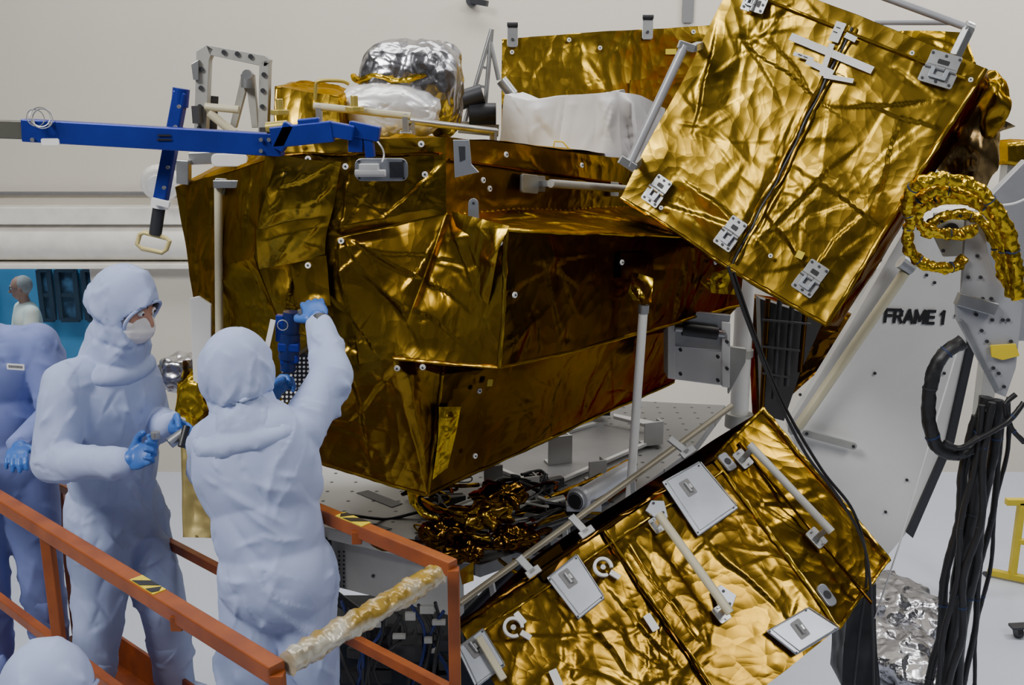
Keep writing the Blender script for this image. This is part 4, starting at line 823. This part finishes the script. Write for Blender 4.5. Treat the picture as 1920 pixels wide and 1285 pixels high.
# ================================================================ PEOPLE
def capb(bm,a,ra,b,rb):
    for p,r in((a,ra),(b,rb)): bmesh.ops.create_icosphere(bm,subdivisions=3,radius=r,matrix=Matrix.Translation(p))
    d=b-a; L=d.length
    if L<1e-4: return
    M=Matrix.Translation((a+b)/2)@d.to_track_quat('Z','Y').to_matrix().to_4x4()
    bmesh.ops.create_cone(bm,cap_ends=True,segments=24,radius1=ra,radius2=rb,depth=L,matrix=M)
def ellb(bm,c,ax,ay,az):
    M=Matrix(((ax.x,ay.x,az.x,c.x),(ax.y,ay.y,az.y,c.y),(ax.z,ay.z,az.z,c.z),(0,0,0,1)))
    bmesh.ops.create_icosphere(bm,subdivisions=4,radius=1,matrix=M)
def blob(fill,voxel,sm=4,fold=0,cutf=None,seed=0,fs=1,nf=0,hubs=None,explicit=None,zleg=None,fa=1.0):
    bm=bmesh.new(); fill(bm); me=bpy.data.meshes.new('tmp'); bm.to_mesh(me); bm.free()
    o=bpy.data.objects.new('tmp',me); col.objects.link(o)
    r=o.modifiers.new('r','REMESH'); r.mode='VOXEL'; r.voxel_size=voxel
    if sm: s=o.modifiers.new('s','SMOOTH'); s.factor=.5; s.iterations=sm
    bpy.context.view_layer.update()
    m2=bpy.data.meshes.new_from_object(o.evaluated_get(bpy.context.evaluated_depsgraph_get()))
    bpy.data.objects.remove(o); bpy.data.meshes.remove(me)
    b=bmesh.new(); b.from_mesh(m2); b.normal_update(); b.verts.ensure_lookup_table()
    if fold or nf:
        off=V((seed*7.1,seed*3.3,seed)); vs=list(b.verts); ns=[v.normal.copy() for v in vs]
        H=np.zeros(len(vs))
        if fold:
            for i,v in enumerate(vs):
                p=v.co; H[i]=fold*(noise.noise(p*3.5*fs+off)+.35*noise.noise(p*8*fs+off))
        if nf:
            rd=random.Random(seed); Pn=np.array([tuple(v.co) for v in vs]); segs=[]
            W=np.array([tuple(v.co+noise.noise_vector(v.co*4+off)*.03) for v in vs])
            for i in range(nf):
                k=rd.randrange(len(vs)); hub=None
                if hubs and rd.random()<.7:
                    hub=rd.choice(hubs)
                    for _ in range(80):
                        k=rd.randrange(len(vs))
                        if (vs[k].co-hub[0]).length<hub[1]: break
                a=vs[k].co; n=ns[k]; tx=n.orthogonal().normalized()
                dv=None
                if hub is not None and len(hub)>2 and hub[2] is not None:
                    ax=hub[2]; c_=n.cross(ax)
                    if c_.length>.1: c_=c_.normalized(); an=rd.gauss(hub[3],.45)*(1 if rd.random()<.5 else -1); dv=c_*cos(an)+(ax-n*ax.dot(n)).normalized()*sin(an)
                if dv is None:
                    dv=n.cross(Z); dv=dv.normalized() if dv.length>.1 else tx
                    an=rd.choice((-1,1))*rd.gauss(.9,.35)
                    dv=dv*cos(an)+n.cross(dv).normalized()*sin(an)
                big=rd.random()<.45
                L=rd.uniform(.14,.34) if big else rd.uniform(.06,.16); w1=rd.uniform(.005,.009)*(1.35 if big else 1); w2=w1*rd.uniform(1.4,2.8)
                e=a+dv*L
                j=int(np.argmin(((Pn-np.array(e))**2).sum(1))); e=vs[j].co
                segs.append((np.array(a),np.array(e),np.array(n),w1,w2,fa*w1*rd.uniform(.9,1.7)*(1 if rd.random()<.72 else -.7)))
            if explicit: segs+= [(np.array(a_),np.array(b_),None,w_,w_,h_) for a_,b_,w_,h_ in explicit]
            H+=creases(W,segs,True)
        H=np.clip(H,-.020,.026)
        for v,n,h in zip(vs,ns,H): v.co=v.co+n*float(h)
    if cutf: bmesh.ops.delete(b,geom=[v for v in b.verts if cutf(v.co)],context='VERTS')
    mb=MB(); mb.bm.free(); mb.bm=b; bpy.data.meshes.remove(m2); return mb
def hand(parent,wr,d,pn,th,curl=(.5,.5,.5,.55),m=GLOVE,k=1.0,thc=.5,name='glove'):
    d=d.normalized(); th=(th-d*th.dot(d)).normalized(); pn2=d.cross(th); pn=pn2 if pn2.dot(pn)>0 else -pn2
    def fill(bm):
        ellb(bm,wr+d*.055*k,d*.055*k,th*.043*k,pn*.018*k)
        capb(bm,wr-d*.05*k,.03*k,wr+d*.02*k,.03*k)
        for i,(o,l,r) in enumerate(((.030,.082,.0105),(.010,.090,.011),(-.011,.084,.0105),(-.031,.066,.0092))):
            p=wr+d*.085*k+th*o*k; ang=curl[i]*.35; dr=(d+th*o*2.5).normalized(); rr=r*k
            for s,f_ in enumerate((.45,.3,.25)):
                dv=(dr*cos(ang)+pn*sin(ang)).normalized(); q=p+dv*l*f_*k; capb(bm,p,rr,q,rr*.93); p=q; rr*=.93; ang+=curl[i]*1.1
        p=wr+d*.03*k+th*.03*k; dv=(d*.6+th*.75+pn*.25).normalized()
        q=p+dv*.045*k; capb(bm,p,.016*k,q,.0125*k); dv=(d*.9+th*(.5-thc)+pn*(.3+thc*.5)).normalized(); q2=q+dv*.032*k; capb(bm,q,.0125*k,q2,.0115*k)
        dv=(d*.9+th*(.2-thc)+pn*(.4+thc*.5)).normalized(); capb(bm,q2,.0115*k,q2+dv*.025*k,.010*k)
    return blob(fill,.0044*k,2,0 if name!='glove' else .001,seed=3,fs=3).build(name,m,parent,True)
def person(label,J,f,hf,suit=SUIT,zfloor=None,kind='suit',k=1.0,fold=.006,hands=None,bulk=1.0,seed=1,hair=None,nf=160,vox=.009):
    s=f.cross(Z).normalized(); hf=hf.normalized(); hs=hf.cross(Z).normalized(); hu=hs.cross(hf)
    base=(J['anL']+J['anR'])/2; base.z=zfloor
    t=thing('person',label,'person',base)
    hd=J['head']; spine=(J['neck']-J['pelvis']).normalized()
    sd=(J['shR']-J['shL']); sd=(sd-spine*sd.dot(spine)).normalized()
    fr=Z.cross(sd); fr=(fr-spine*fr.dot(spine)).normalized()
    if fr.dot(f)<0: fr=-fr
    def limbs(bm,g,cloth=False):
        e=.008 if cloth else 0
        for q in'LR':
            capb(bm,J['sh'+q],.061*k*bulk+g,J['el'+q],.044*k*bulk+g+e)
            capb(bm,J['el'+q],.045*k*bulk+g+e,J['wr'+q],.032*k+g)
            capb(bm,J['hip'+q],.088*k*bulk+g+e,J['kn'+q],.058*k*bulk+g+e); capb(bm,J['kn'+q],.058*k*bulk+g+e,J['an'+q],.042*k+g+e*2)
            if cloth:
                w=J['wr'+q]+(J['el'+q]-J['wr'+q]).normalized()*.07; capb(bm,w,.046*k,w+(J['el'+q]-w)*.3,.056*k)
    def torso(bm,g):
        ch=J['neck'].lerp(J['pelvis'],.30); be=J['neck'].lerp(J['pelvis'],.68)
        ellb(bm,ch,sd*(.170*k*bulk+g),fr*(.102*k*bulk+g),spine*(.20*k+g)); ellb(bm,be,sd*(.143*k*bulk+g),fr*(.100*k*bulk+g),spine*(.22*k+g))
        ellb(bm,J['pelvis'],sd*(.160*k*bulk+g),fr*(.112*k*bulk+g),spine*(.15*k+g))
        capb(bm,J['shL'],.054*k+g,J['neck']-spine*.05,.055*k+g); capb(bm,J['shR'],.054*k+g,J['neck']-spine*.05,.055*k+g)
    def foot(bm,g):
        for q in'LR':
            a=J['an'+q]; ff=J.get('ft'+q,f); c=V((a.x,a.y,zfloor+.045*k+g*.3))+ff*.06*k
            ellb(bm,c,ff*(.135*k+g),ff.cross(Z)*(.046*k+g),Z*(.042*k+g*.5)); capb(bm,a,.045*k+g,c-ff*.06,.045*k)
    def skin(bm):
        torso(bm,-.014); limbs(bm,-.010); foot(bm,-.006)
        capb(bm,J['neck']-spine*.03,.052*k,hd-hu*.06,.052*k)
        ellb(bm,hd+hu*.02,hf*.094*k,hs*.076*k,hu*.105*k); ellb(bm,hd-hu*.04*k+hf*.02,hf*.07*k,hs*.058*k,hu*.08*k)
        capb(bm,hd+hf*.088*k+hu*.012,.010,hd+hf*.108*k-hu*.028,.015); ellb(bm,hd+hf*.08*k+hu*.035,hf*.016,hs*.05,hu*.010)
        ellb(bm,hd+hf*.078*k-hu*.062,hf*.016,hs*.026,hu*.008); ellb(bm,hd+hf*.076*k-hu*.078,hf*.013,hs*.022,hu*.006)
        for e in(-1,1):
            ellb(bm,hd+hs*.078*k*e-hu*.005,hf*.018,hs*.010,hu*.030); ellb(bm,hd+hs*.045*e+hf*.06-hu*.02,hf*.02,hs*.018,hu*.02)
    blob(skin,.0085,3).build('body',SKIN,t,True)
    for e in(-1,1):
        ey=MB().sph(hd+hf*.083*k+hs*.031*e+hu*.014,.0125,2).build('eye',TAPE,t,True); MB().sph(hd+hf*.0905*k+hs*.031*e+hu*.013,.0065,2).build('iris',DARKH,ey,True)
        MB().tube([hd+hf*.092*k+hs*e*.014+hu*.034,hd+hf*.094*k+hs*e*.032+hu*.041,hd+hf*.080*k+hs*e*.052+hu*.034],[.004,.005,.003],8).build('eyebrow',HAIRG if hair else DARKH,t,True)
    if kind=='suit':
        def cov(bm): torso(bm,.026); limbs(bm,.016,True)
        def axn(a,b): return (J[b]-J[a]).normalized()
        hubs=[]
        for q in'LR':
            hubs+=[(J['el'+q],.13,axn('sh'+q,'el'+q),.25),(J['el'+q].lerp(J['wr'+q],.6),.13,axn('el'+q,'wr'+q),.35),(J['sh'+q],.16,spine,.9),(J['kn'+q],.2,axn('hip'+q,'kn'+q),.4),(J['kn'+q].lerp(J['hip'+q],.5),.2,axn('hip'+q,'kn'+q),1.1),(J['an'+q]+Z*.12,.16,Z,.3),(J['hip'+q],.18,spine,.6)]
        hubs+=[(J['pelvis']+spine*.16,.2,spine,1.0),(J['pelvis']+spine*.30,.2,spine,1.15),(J['pelvis'],.2,spine,.4)]
        ex=[]
        n=12
        for sg in(1,-1):
            pts=[J['neck'].lerp(J['pelvis'],.12+.9*i/(n-1))+fr*sg*(.102*bulk+.026) for i in range(n)]
            ex+=[(pts[i],pts[i+1],.006,-.010) for i in range(n-1)]
            for c_ in'LR':
                a_=J['neck']+fr*sg*.10; b_=J['sh'+c_]-spine*.13+fr*sg*.12
                ex.append((a_,b_,.006,-.011))
            b0=J['pelvis']+spine*.16
            ex+=[(b0+fr*sg*.126*bulk-sd*.15,b0+fr*sg*.138*bulk,.009,-.011),(b0+fr*sg*.138*bulk,b0+fr*sg*.126*bulk+sd*.15,.009,-.011)]
        blob(cov,vox,3,fold,seed=seed,nf=nf,hubs=hubs,explicit=ex).build('coverall',suit,t,True)
        def boots(bm): foot(bm,.012); capb(bm,J['anL'],.062,J['anL']+(J['knL']-J['anL'])*.55,.086); capb(bm,J['anR'],.062,J['anR']+(J['knR']-J['anR'])*.55,.086)
        blob(boots,.0105,4,fold,seed=seed+1,nf=50).build('boot_covers',suit,t,True)
        def hood(bm):
            ellb(bm,hd+hu*.022-hf*.012,hf*.120*k,hs*.106*k,hu*.130*k); ellb(bm,hd-hu*.06,hf*.095*k,hs*.09*k,hu*.10*k)
            capb(bm,hd-hu*.07,.090*k,J['neck']-spine*.02,.112*k); ellb(bm,J['neck']-spine*.045,sd*.165*k,fr*.13*k,spine*.060*k)
        def cut(p):
            q=p-hd; a=q.dot(hf); b=q.dot(hs); c_=q.dot(hu)
            return a>.03 and (b/.080)**2+((c_+.012)/.070)**2<1.0
        hex_=[(hd+hu*.15+hf*(-.1+.02*i),hd+hu*.15+hf*(-.08+.02*i),.006,-.007) for i in range(8)]
        nk=hd.lerp(J['neck'],.62)
        hex_+=[(nk+(hf*cos(a*pi/8)+hs*sin(a*pi/8))*.105,nk+(hf*cos((a+1)*pi/8)+hs*sin((a+1)*pi/8))*.105,.009,-.012) for a in range(16)]
        h=blob(hood,.0068,3,fold*.8,cut,seed+2,1.3,120,[(J['neck'],.2),(nk,.14,hu,1.2),(nk,.16,hu,1.2),(hd-hf*.08,.15)],hex_,fa=.8).build('hood',suit,t,True)
        md=h.modifiers.new('s','SOLIDIFY'); md.thickness=.005; md.offset=-1
        B=MB(); pts=[]
        for i in range(28):
            an=2*pi*i/28; b=.080*cos(an); c_=-.012+.070*sin(an)
            q=1-(b/.112)**2-((c_-.022)/.134)**2; fa_=-.012+.122*math.sqrt(max(q,.05)); pts.append(hd+hs*b+hu*c_+hf*max(fa_,.05)*k)
        B.tube(pts,.006,8,True,jit=.2); B.build('hood_binding',suit,t,'auto')
        mb=MB(); bmesh.ops.create_icosphere(mb.bm,subdivisions=5,radius=1,matrix=Matrix.Identity(4))
        vs=[]
        for v in list(mb.bm.verts):
            n=v.co.copy(); a,b,c_=n.x,n.y,n.z
            w=1+.008*sin(c_*16)+.03*noise.noise(n*3)
            v.co=hd-hu*.056+hf*(.012+.104*a*w)+hs*(.084*b*w)+hu*(.072*c_)+hf*.018*max(0,1-abs(b)*2.6)*max(0,c_+.3)
            if a<.22: vs.append(v)
        bmesh.ops.delete(mb.bm,geom=vs,context='VERTS')
        mk_=mb.build('face_mask',MASK,t,True); md=mk_.modifiers.new('s','SOLIDIFY'); md.thickness=.003
    for q in'LR':
        if hands and q in hands:
            a=hands[q]; d=a['d']; w0=J['wr'+q]
            hand(t,w0+d.normalized()*.02,d,a['pn'],a['th'],a.get('curl',(.5,.5,.5,.55)),GLOVE if kind=='suit' else SKIN,a.get('k',1.0)*k,a.get('thc',.5),'glove' if kind=='suit' else 'hand')
        if kind=='suit':
            d=(J['wr'+q]-J['el'+q]).normalized(); bd=hands and hands.get(q,{}).get('band')
            MB().tube([J['wr'+q]-d*.04,J['wr'+q]-d*.01,J['wr'+q]+d*.02],[.047*k,.044*k,.042*k],20,jit=.12).build('wrist_band',DARK if bd else suit,t,'auto')
    return t
# ---- person A
J=dict(head=at(236,575,3.42),neck=at(210,665,3.45),pelvis=at(215,960,3.5),
 shR=at(126,722,3.3),elR=at(100,866,3.2),wrR=at(226,868,3.05),shL=at(258,708,3.62),elL=at(285,800,3.6),wrL=at(315,795,3.42),
 hipR=at(190,985,3.42),hipL=at(255,985,3.55))
J['knR']=pz(185,3.36,1.82);J['anR']=pz(165,3.38,1.41);J['knL']=pz(305,3.5,1.80);J['anL']=pz(330,3.6,1.41)
fA=V((.93,-.36,0)).normalized()
person('suited worker standing in profile at left, masked, holding a small silver tool',J,fA,V((.92,-.30,-.30)),SUIT,zf,bulk=1.08,seed=3,nf=360,vox=.0068,
 hands={'R':dict(d=at(300,845,3.02)-J['wrR'],pn=V((.2,.4,.9)),th=V((.1,.6,.8)),curl=(.7,.75,.8,.85),thc=.6,band=1),'L':dict(d=V((.8,-.5,-.1)),pn=V((-.1,-.6,-.3)),th=V((0,-.3,1)),curl=(.8,.85,.9,.9),thc=.6)})
t=thing('hand_tool','small silver fitting held in the left worker\'s gloved hands','tool',at(332,838,3.02))
MB().tube([at(318,832,3.02),at(345,812,3.05)],.018,14).build('tool_body',ALU,t,'auto'); MB().tube([at(340,838,3.0),at(350,800,3.04)],.012,12).build('tool_grip',BLACK,t,'auto'); MB().disc(Fr(at(292,822,3.0),X,Z),.014,.02).build('tool_cap',ALU,t)
# ---- person B
J=dict(head=at(447,706,2.95),neck=at(466,792,2.9),pelvis=at(520,1080,2.84),
 shL=at(405,832,2.92),elL=at(388,880,3.12),wrL=at(490,775,3.36),shR=at(560,812,2.94),elR=at(622,706,3.1),wrR=at(600,612,3.3),
 hipL=at(478,1110,2.86),hipR=at(562,1110,2.86))
J['knL']=pz(468,2.8,1.80);J['anL']=pz(445,2.82,1.41);J['knR']=pz(590,2.84,1.80);J['anR']=pz(605,2.86,1.41)
person('suited worker seen from behind reaching right arm up to the gold foil',J,V((.12,1,0)).normalized(),V((.3,1,-.05)),SUIT,zf,bulk=.98,seed=8,nf=360,vox=.0066,
 hands={'R':dict(d=at(583,560,3.42)-J['wrR'],pn=V((-.3,.8,-.4)),th=V((-1,.1,0)),curl=(.8,.8,.8,.8),band=1),'L':dict(d=at(528,715,3.44)-J['wrL'],pn=V((.8,.3,0)),th=V((.1,-.2,1)),curl=(.9,.9,.9,.9))})
YT=3.47
t=thing('drive_tool','dark blue hand drive tool held against the foil by the reaching worker','tool',at(540,700,YT))
B=MB(); B.tube([at(547,585,YT),at(545,625,YT)],.03,16); B.tube([at(544,625,YT),at(541,672,YT)],.036,16); B.tube([at(541,668,YT),at(540,695,YT)],.028,16); B.build('tool_body',NAVY,t,'auto')
B=MB(); B.bar(at(526,590,YT),at(526,640,YT),.03); B.bar(at(522,650,YT-.02),at(562,652,YT-.02),.03); B.bar(at(560,672,YT-.01),at(526,676,YT-.01),.03); B.build('tool_housing',BLUE,t,bevel=.004)
B=MB(); B.ring(Fr(at(530,610,YT-.05),X,-YV),.018,.0015); B.build('lanyard',ALUM,t,'auto')
MB().bar(at(512,600,YT-.03),at(498,664,YT-.03),.018,.004,YV).build('strap',TAPE,t)
MB().tube([at(568,580,YT-.02),at(572,600,YT-.02)],.02,12).build('tool_tip',ALU,t,'auto')
t=thing('perforated_socket','dark perforated socket box mounted below the blue drive tool','socket box',at(555,755,3.6))
pts=[at(x,y,3.52) for x,y in((528,690),(572,660),(584,672),(582,715),(560,748),(530,757))]
MB().ext(pts,V((0,.14,0))).build('socket_body',DARK,t,bevel=.003)
B=MB()
for i in range(7):
    for j in range(11):
        x=530+i*8; y=672+j*8
        if x+y*1.0<1212 or (x-530)*.6+y>762: continue
        B.disc(Fr(at(x,y,3.519),X,-YV),.0045,.003,8)
B.build('perforation',TAPE,t)
def stand(x,Y,z0,h,f,arms='down',lean=0):
    k=h/1.78; s=f.cross(Z); b=V((x,Y,z0)); J={}
    def q(sd,fw,z): return b+s*sd*k+f*fw*k+Z*z*k
    J['pelvis']=q(0,0,.93);J['neck']=q(0,.0,1.47);J['head']=q(0,.03,1.64)
    for c,e in(('R',1),('L',-1)):
        J['sh'+c]=q(e*.165,0,1.41);J['hip'+c]=q(e*.085,0,.90);J['kn'+c]=q(e*.10,.02,.49);J['an'+c]=q(e*.11,0,.09)
        if arms=='down': J['el'+c]=q(e*.24,-.01,1.13);J['wr'+c]=q(e*.24,.07,.88)
        elif arms=='cross': J['el'+c]=q(e*.22,.06,1.13);J['wr'+c]=q(-e*.07,.20,1.17+.03*e)
        else: J['el'+c]=q(e*.22,.05,1.13);J['wr'+c]=q(e*.12,.27,1.08)
    return J,k
p=pz(-18,3.86,zf+1.2); fC=V((.35,-.94,0)).normalized()
J,k=stand(p.x,3.86,zf,1.76,fC,'front')
J['head']+=V((-.13,0,-.02)); J['neck']+=V((-.06,0,-.01)); J['shL']+=V((.03,0,0)); J['elL']+=V((.04,0,0)); J['anL']=pz(95,3.9,zf+.09); J['knL']=pz(75,3.86,zf+.49)
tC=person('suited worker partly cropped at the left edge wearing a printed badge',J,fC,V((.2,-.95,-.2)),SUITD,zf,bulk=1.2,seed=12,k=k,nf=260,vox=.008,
 hands={q:dict(d=V((.3,-.9,0)),pn=V((0,0,-1)),th=V((-.9 if q=='R' else .9,0,0))) for q in'LR'})
f=Fr(at(30,688,3.65),at(45,689,3.65)-at(30,688,3.65),-YV); a=MB().prism(f,rrect(.065,.022,.002),0,.004).build('badge',TAPE,tC)
B=MB()
for i in range(12): B.fbox(f,(-.024+i*.0044,.001,.0045),(.002,.010,.001))
B.build('badge_barcode',BLACK,a)
p=at(78,1300,2.38); fD=V((.95,-.3,0)).normalized(); zD=p.z-1.64
J,k=stand(p.x,2.38,zD,1.78,fD,'front')
tD=person('suited worker whose hooded head shows at the bottom left corner',J,fD,V((.95,-.1,-.25)),SUIT,zD,bulk=1.0,seed=17,k=k,
 hands={q:dict(d=V((.9,-.2,0)),pn=V((0,0,-1)),th=V((0,.9 if q=='R' else -.9,0))) for q in'LR'})
B=MB(); B.fbox(Fr(V((p.x,2.38,zD/2)),X,Z),(0,0,0),(.6,.5,zD)); B.build('step_platform',ALUM,None,label='low metal step under the worker at the bottom left corner',cat='step',bevel=.01)
# ---- viewing room man
fW=V((-.75,-.66,0)).normalized(); pW_=pz(48,10.3,1.6)
J,k=stand(pW_.x,10.3,0,1.86,fW,'cross')
tW=person('grey-haired man in pale polo shirt, arms crossed, behind the window',J,fW,V((-.95,-.3,-.05)),SUIT,0,kind='polo',k=k,hair=1,
 hands={'R':dict(d=V((-.3,-.1,.1)),pn=fW*-1,th=Z),'L':dict(d=V((.5,-.4,.1)),pn=fW*-1,th=Z)})
sW=fW.cross(Z)
def polo(bm):
    ch=J['neck'].lerp(J['pelvis'],.3); be=J['neck'].lerp(J['pelvis'],.7)
    ellb(bm,ch,sW*.2,fW*.135,Z*.22); ellb(bm,be,sW*.185,fW*.15,Z*.25); ellb(bm,J['pelvis'],sW*.19,fW*.14,Z*.13)
    for c in'LR': capb(bm,J['sh'+c],.082,J['sh'+c].lerp(J['el'+c],.75),.075); capb(bm,J['sh'+c],.08,J['neck']-Z*.04,.072)
blob(polo,.012,4,.01,seed=2).build('polo_shirt',mat('white_polo',(.84,.88,.78),0,.8),tW,True)
def trou(bm):
    ellb(bm,J['pelvis']-Z*.05,sW*.185,fW*.135,Z*.13)
    for c in'LR': capb(bm,J['hip'+c],.105,J['kn'+c],.08); capb(bm,J['kn'+c],.08,J['an'+c],.06)
blob(trou,.012,4,.008).build('trousers',DARK,tW,True)
hf=V((-.95,-.3,-.05)).normalized();hs=hf.cross(Z).normalized();hd=J['head']
def hr(bm): ellb(bm,hd+Z*.032-hf*.020,hf*.096,hs*.087,Z*.104)
blob(hr,.008,2,.004,lambda q:(q-hd).dot(hf)>.045 or (q-hd).z<-.045).build('hair',HAIRG,tW,True)
B=MB()
for e in(-1,1): B.ring(Fr(hd+hf*.104+hs*.032*e+Z*.012,hs,hf),.02,.002); B.tube([hd+hf*.1+hs*.052*e+Z*.014,hd+hs*.086*e+Z*.012],.002,6)
B.build('spectacles',DARK,tW)
# ================================================================ FLOOR ITEMS RIGHT
t=thing('yellow_stand','low yellow tubular floor stand at the right edge','stand',atz(1890,1088,0))
ya=atz(1850,1080,0)+Z*.04; yb=atz(1935,1098,0)+Z*.04; yc=ya.lerp(yb,.55)
MB().bar(ya,yb,.05,.05).build('foot_bar',YELLOW,t,bevel=.005); tp=yc+Z*.62
MB().bar(yc,tp,.05,.05).build('upright',YELLOW,t,bevel=.005); MB().bar(tp-X*.12,tp+X*.4,.05,.05).build('top_bar',YELLOW,t,bevel=.005)
MB().bar(yc+Z*.3,yb+Z*.3,.04,.04).build('mid_bar',YELLOW,t,bevel=.005)
B=MB()
for p in(ya,yb): B.tube([p-Z*.04+X*-.02,p-Z*.04+X*.02],.035)
B.split('rubber_foot',BLACK,t)
t=thing('floor_caster','black swivel caster foot on the floor at the right edge','caster',atz(1908,1200,0))
c=atz(1908,1195,0); MB().tube([c+V((-.02,0,.04)),c+V((.02,0,.04))],.04,18).build('wheel',BLACK,t,'auto'); MB().bar(c+V((-.06,0,.08)),c+V((.1,0,.09)),.07,.02).build('fork',DARK,t,bevel=.003)
for n_,(x,y,rd_,sd) in enumerate(((1690,1140,(.30,.45,.12),3),(1700,1235,(.28,.40,.13),4))):
    c=atz(x,y+20,0); c.z=rd_[2]*.75
    clump('foil_heap',c,rd_,SILV,None,.3,50+sd,6,0,200,.3,label=('silver foil heap on the floor, farther of two','silver foil heap on the floor, nearer of two')[n_],cat='foil heap',group='silver foil heaps on the floor')
q=[at(1590,1130,4.3),at(1640,1090,4.3),at(1650,1290,4.3),at(1580,1290,4.3)]
foilq('black_drape',[tuple(q)]+boxq(*q,V((0,.2,0))),BLACK,None,.03,.02,91,label='dark drape behind the right corner of the lower box',cat='drape')
t=thing('far_stand','far pale trestle seen through the gap beside the bracket','trestle',atz(1775,790,0))
for x in(1752,1775,1812): MB().tube([atz(x,790,0),atz(x,790,0)+Z*.9+X*.1],.02).build('leg',WHITE,t)
MB().bar(atz(1745,790,0)+Z*.9,atz(1820,790,0)+Z*.9,.08,.05).build('top_bar',WHITE,t); MB().bar(atz(1745,790,0)+Z*.4,atz(1820,790,0)+Z*.4,.04,.04).build('yellow_bar',YELLOW,t)
q=[at(1888,268,6.8),at(1935,262,6.8),at(1935,312,6.8),at(1888,306,6.8)]
t=thing('far_gold_unit','small distant gold unit on a post at the right edge','foil unit',V((q[0].x+.1,7,0)))
foilq('gold_cover',[tuple(q)]+boxq(*q,V((0,.3,0))),GOLDB,t,.03,.03,95)
MB().bar(V((q[0].x+.12,6.95,q[2].z)),V((q[0].x+.12,6.95,0)),.1).build('post',ALUM,t)
# ================================================================ LIGHT, WORLD, CAMERA
def area(loc,tgt,size,e,c):
    l=bpy.data.lights.new('lamp','AREA'); l.shape='RECTANGLE'; l.size=size[0]; l.size_y=size[1]; l.energy=e; l.color=c
    o=bpy.data.objects.new('area_light',l); col.objects.link(o); o.location=loc; o.rotation_euler=(V(tgt)-V(loc)).to_track_quat('-Z','Y').to_euler()
area((-4.4,-.2,8),(0,4,2),(2.6,2.0),530,(1,.98,.94))
area((4.5,-.5,8.0),(2,5,2),(2.6,2.2),240,(1,.98,.95))
area((0,6.5,8.4),(0,8.2,0),(7,1.5),360,(1,.97,.92))
area((5.5,6.5,7),(4.5,7,0),(2,2),260,(1,.98,.96))
area((-6.2,10.2,4.7),(-6.2,12.6,2.0),(3.5,.8),150,(.72,.9,1))
wd=bpy.data.worlds.new('World'); bpy.context.scene.world=wd; wd.use_nodes=True; nt=wd.node_tree; N=nt.nodes; Lk=nt.links
bg=N['Background']; tc=N.new('ShaderNodeTexCoord'); nn=N.new('ShaderNodeTexNoise'); nn.inputs['Scale'].default_value=1.9; nn.inputs['Detail'].default_value=3
Lk.new(tc.outputs['Generated'],nn.inputs[0]); rp=N.new('ShaderNodeValToRGB'); rp.color_ramp.elements[0].position=.42; rp.color_ramp.elements[1].position=.62
rp.color_ramp.elements[0].color=(.035,.037,.045,1); rp.color_ramp.elements[1].color=(.62,.62,.64,1); Lk.new(nn.outputs['Fac'],rp.inputs[0]); Lk.new(rp.outputs[0],bg.inputs[0]); bg.inputs[1].default_value=.34
cd=bpy.data.cameras.new('Camera'); cd.sensor_width=36; cd.lens=F/1920*36; cd.clip_end=100
co=bpy.data.objects.new('Camera',cd); col.objects.link(co); co.location=CAM; co.rotation_euler=(radians(90)-TH,0,0); bpy.context.scene.camera=co
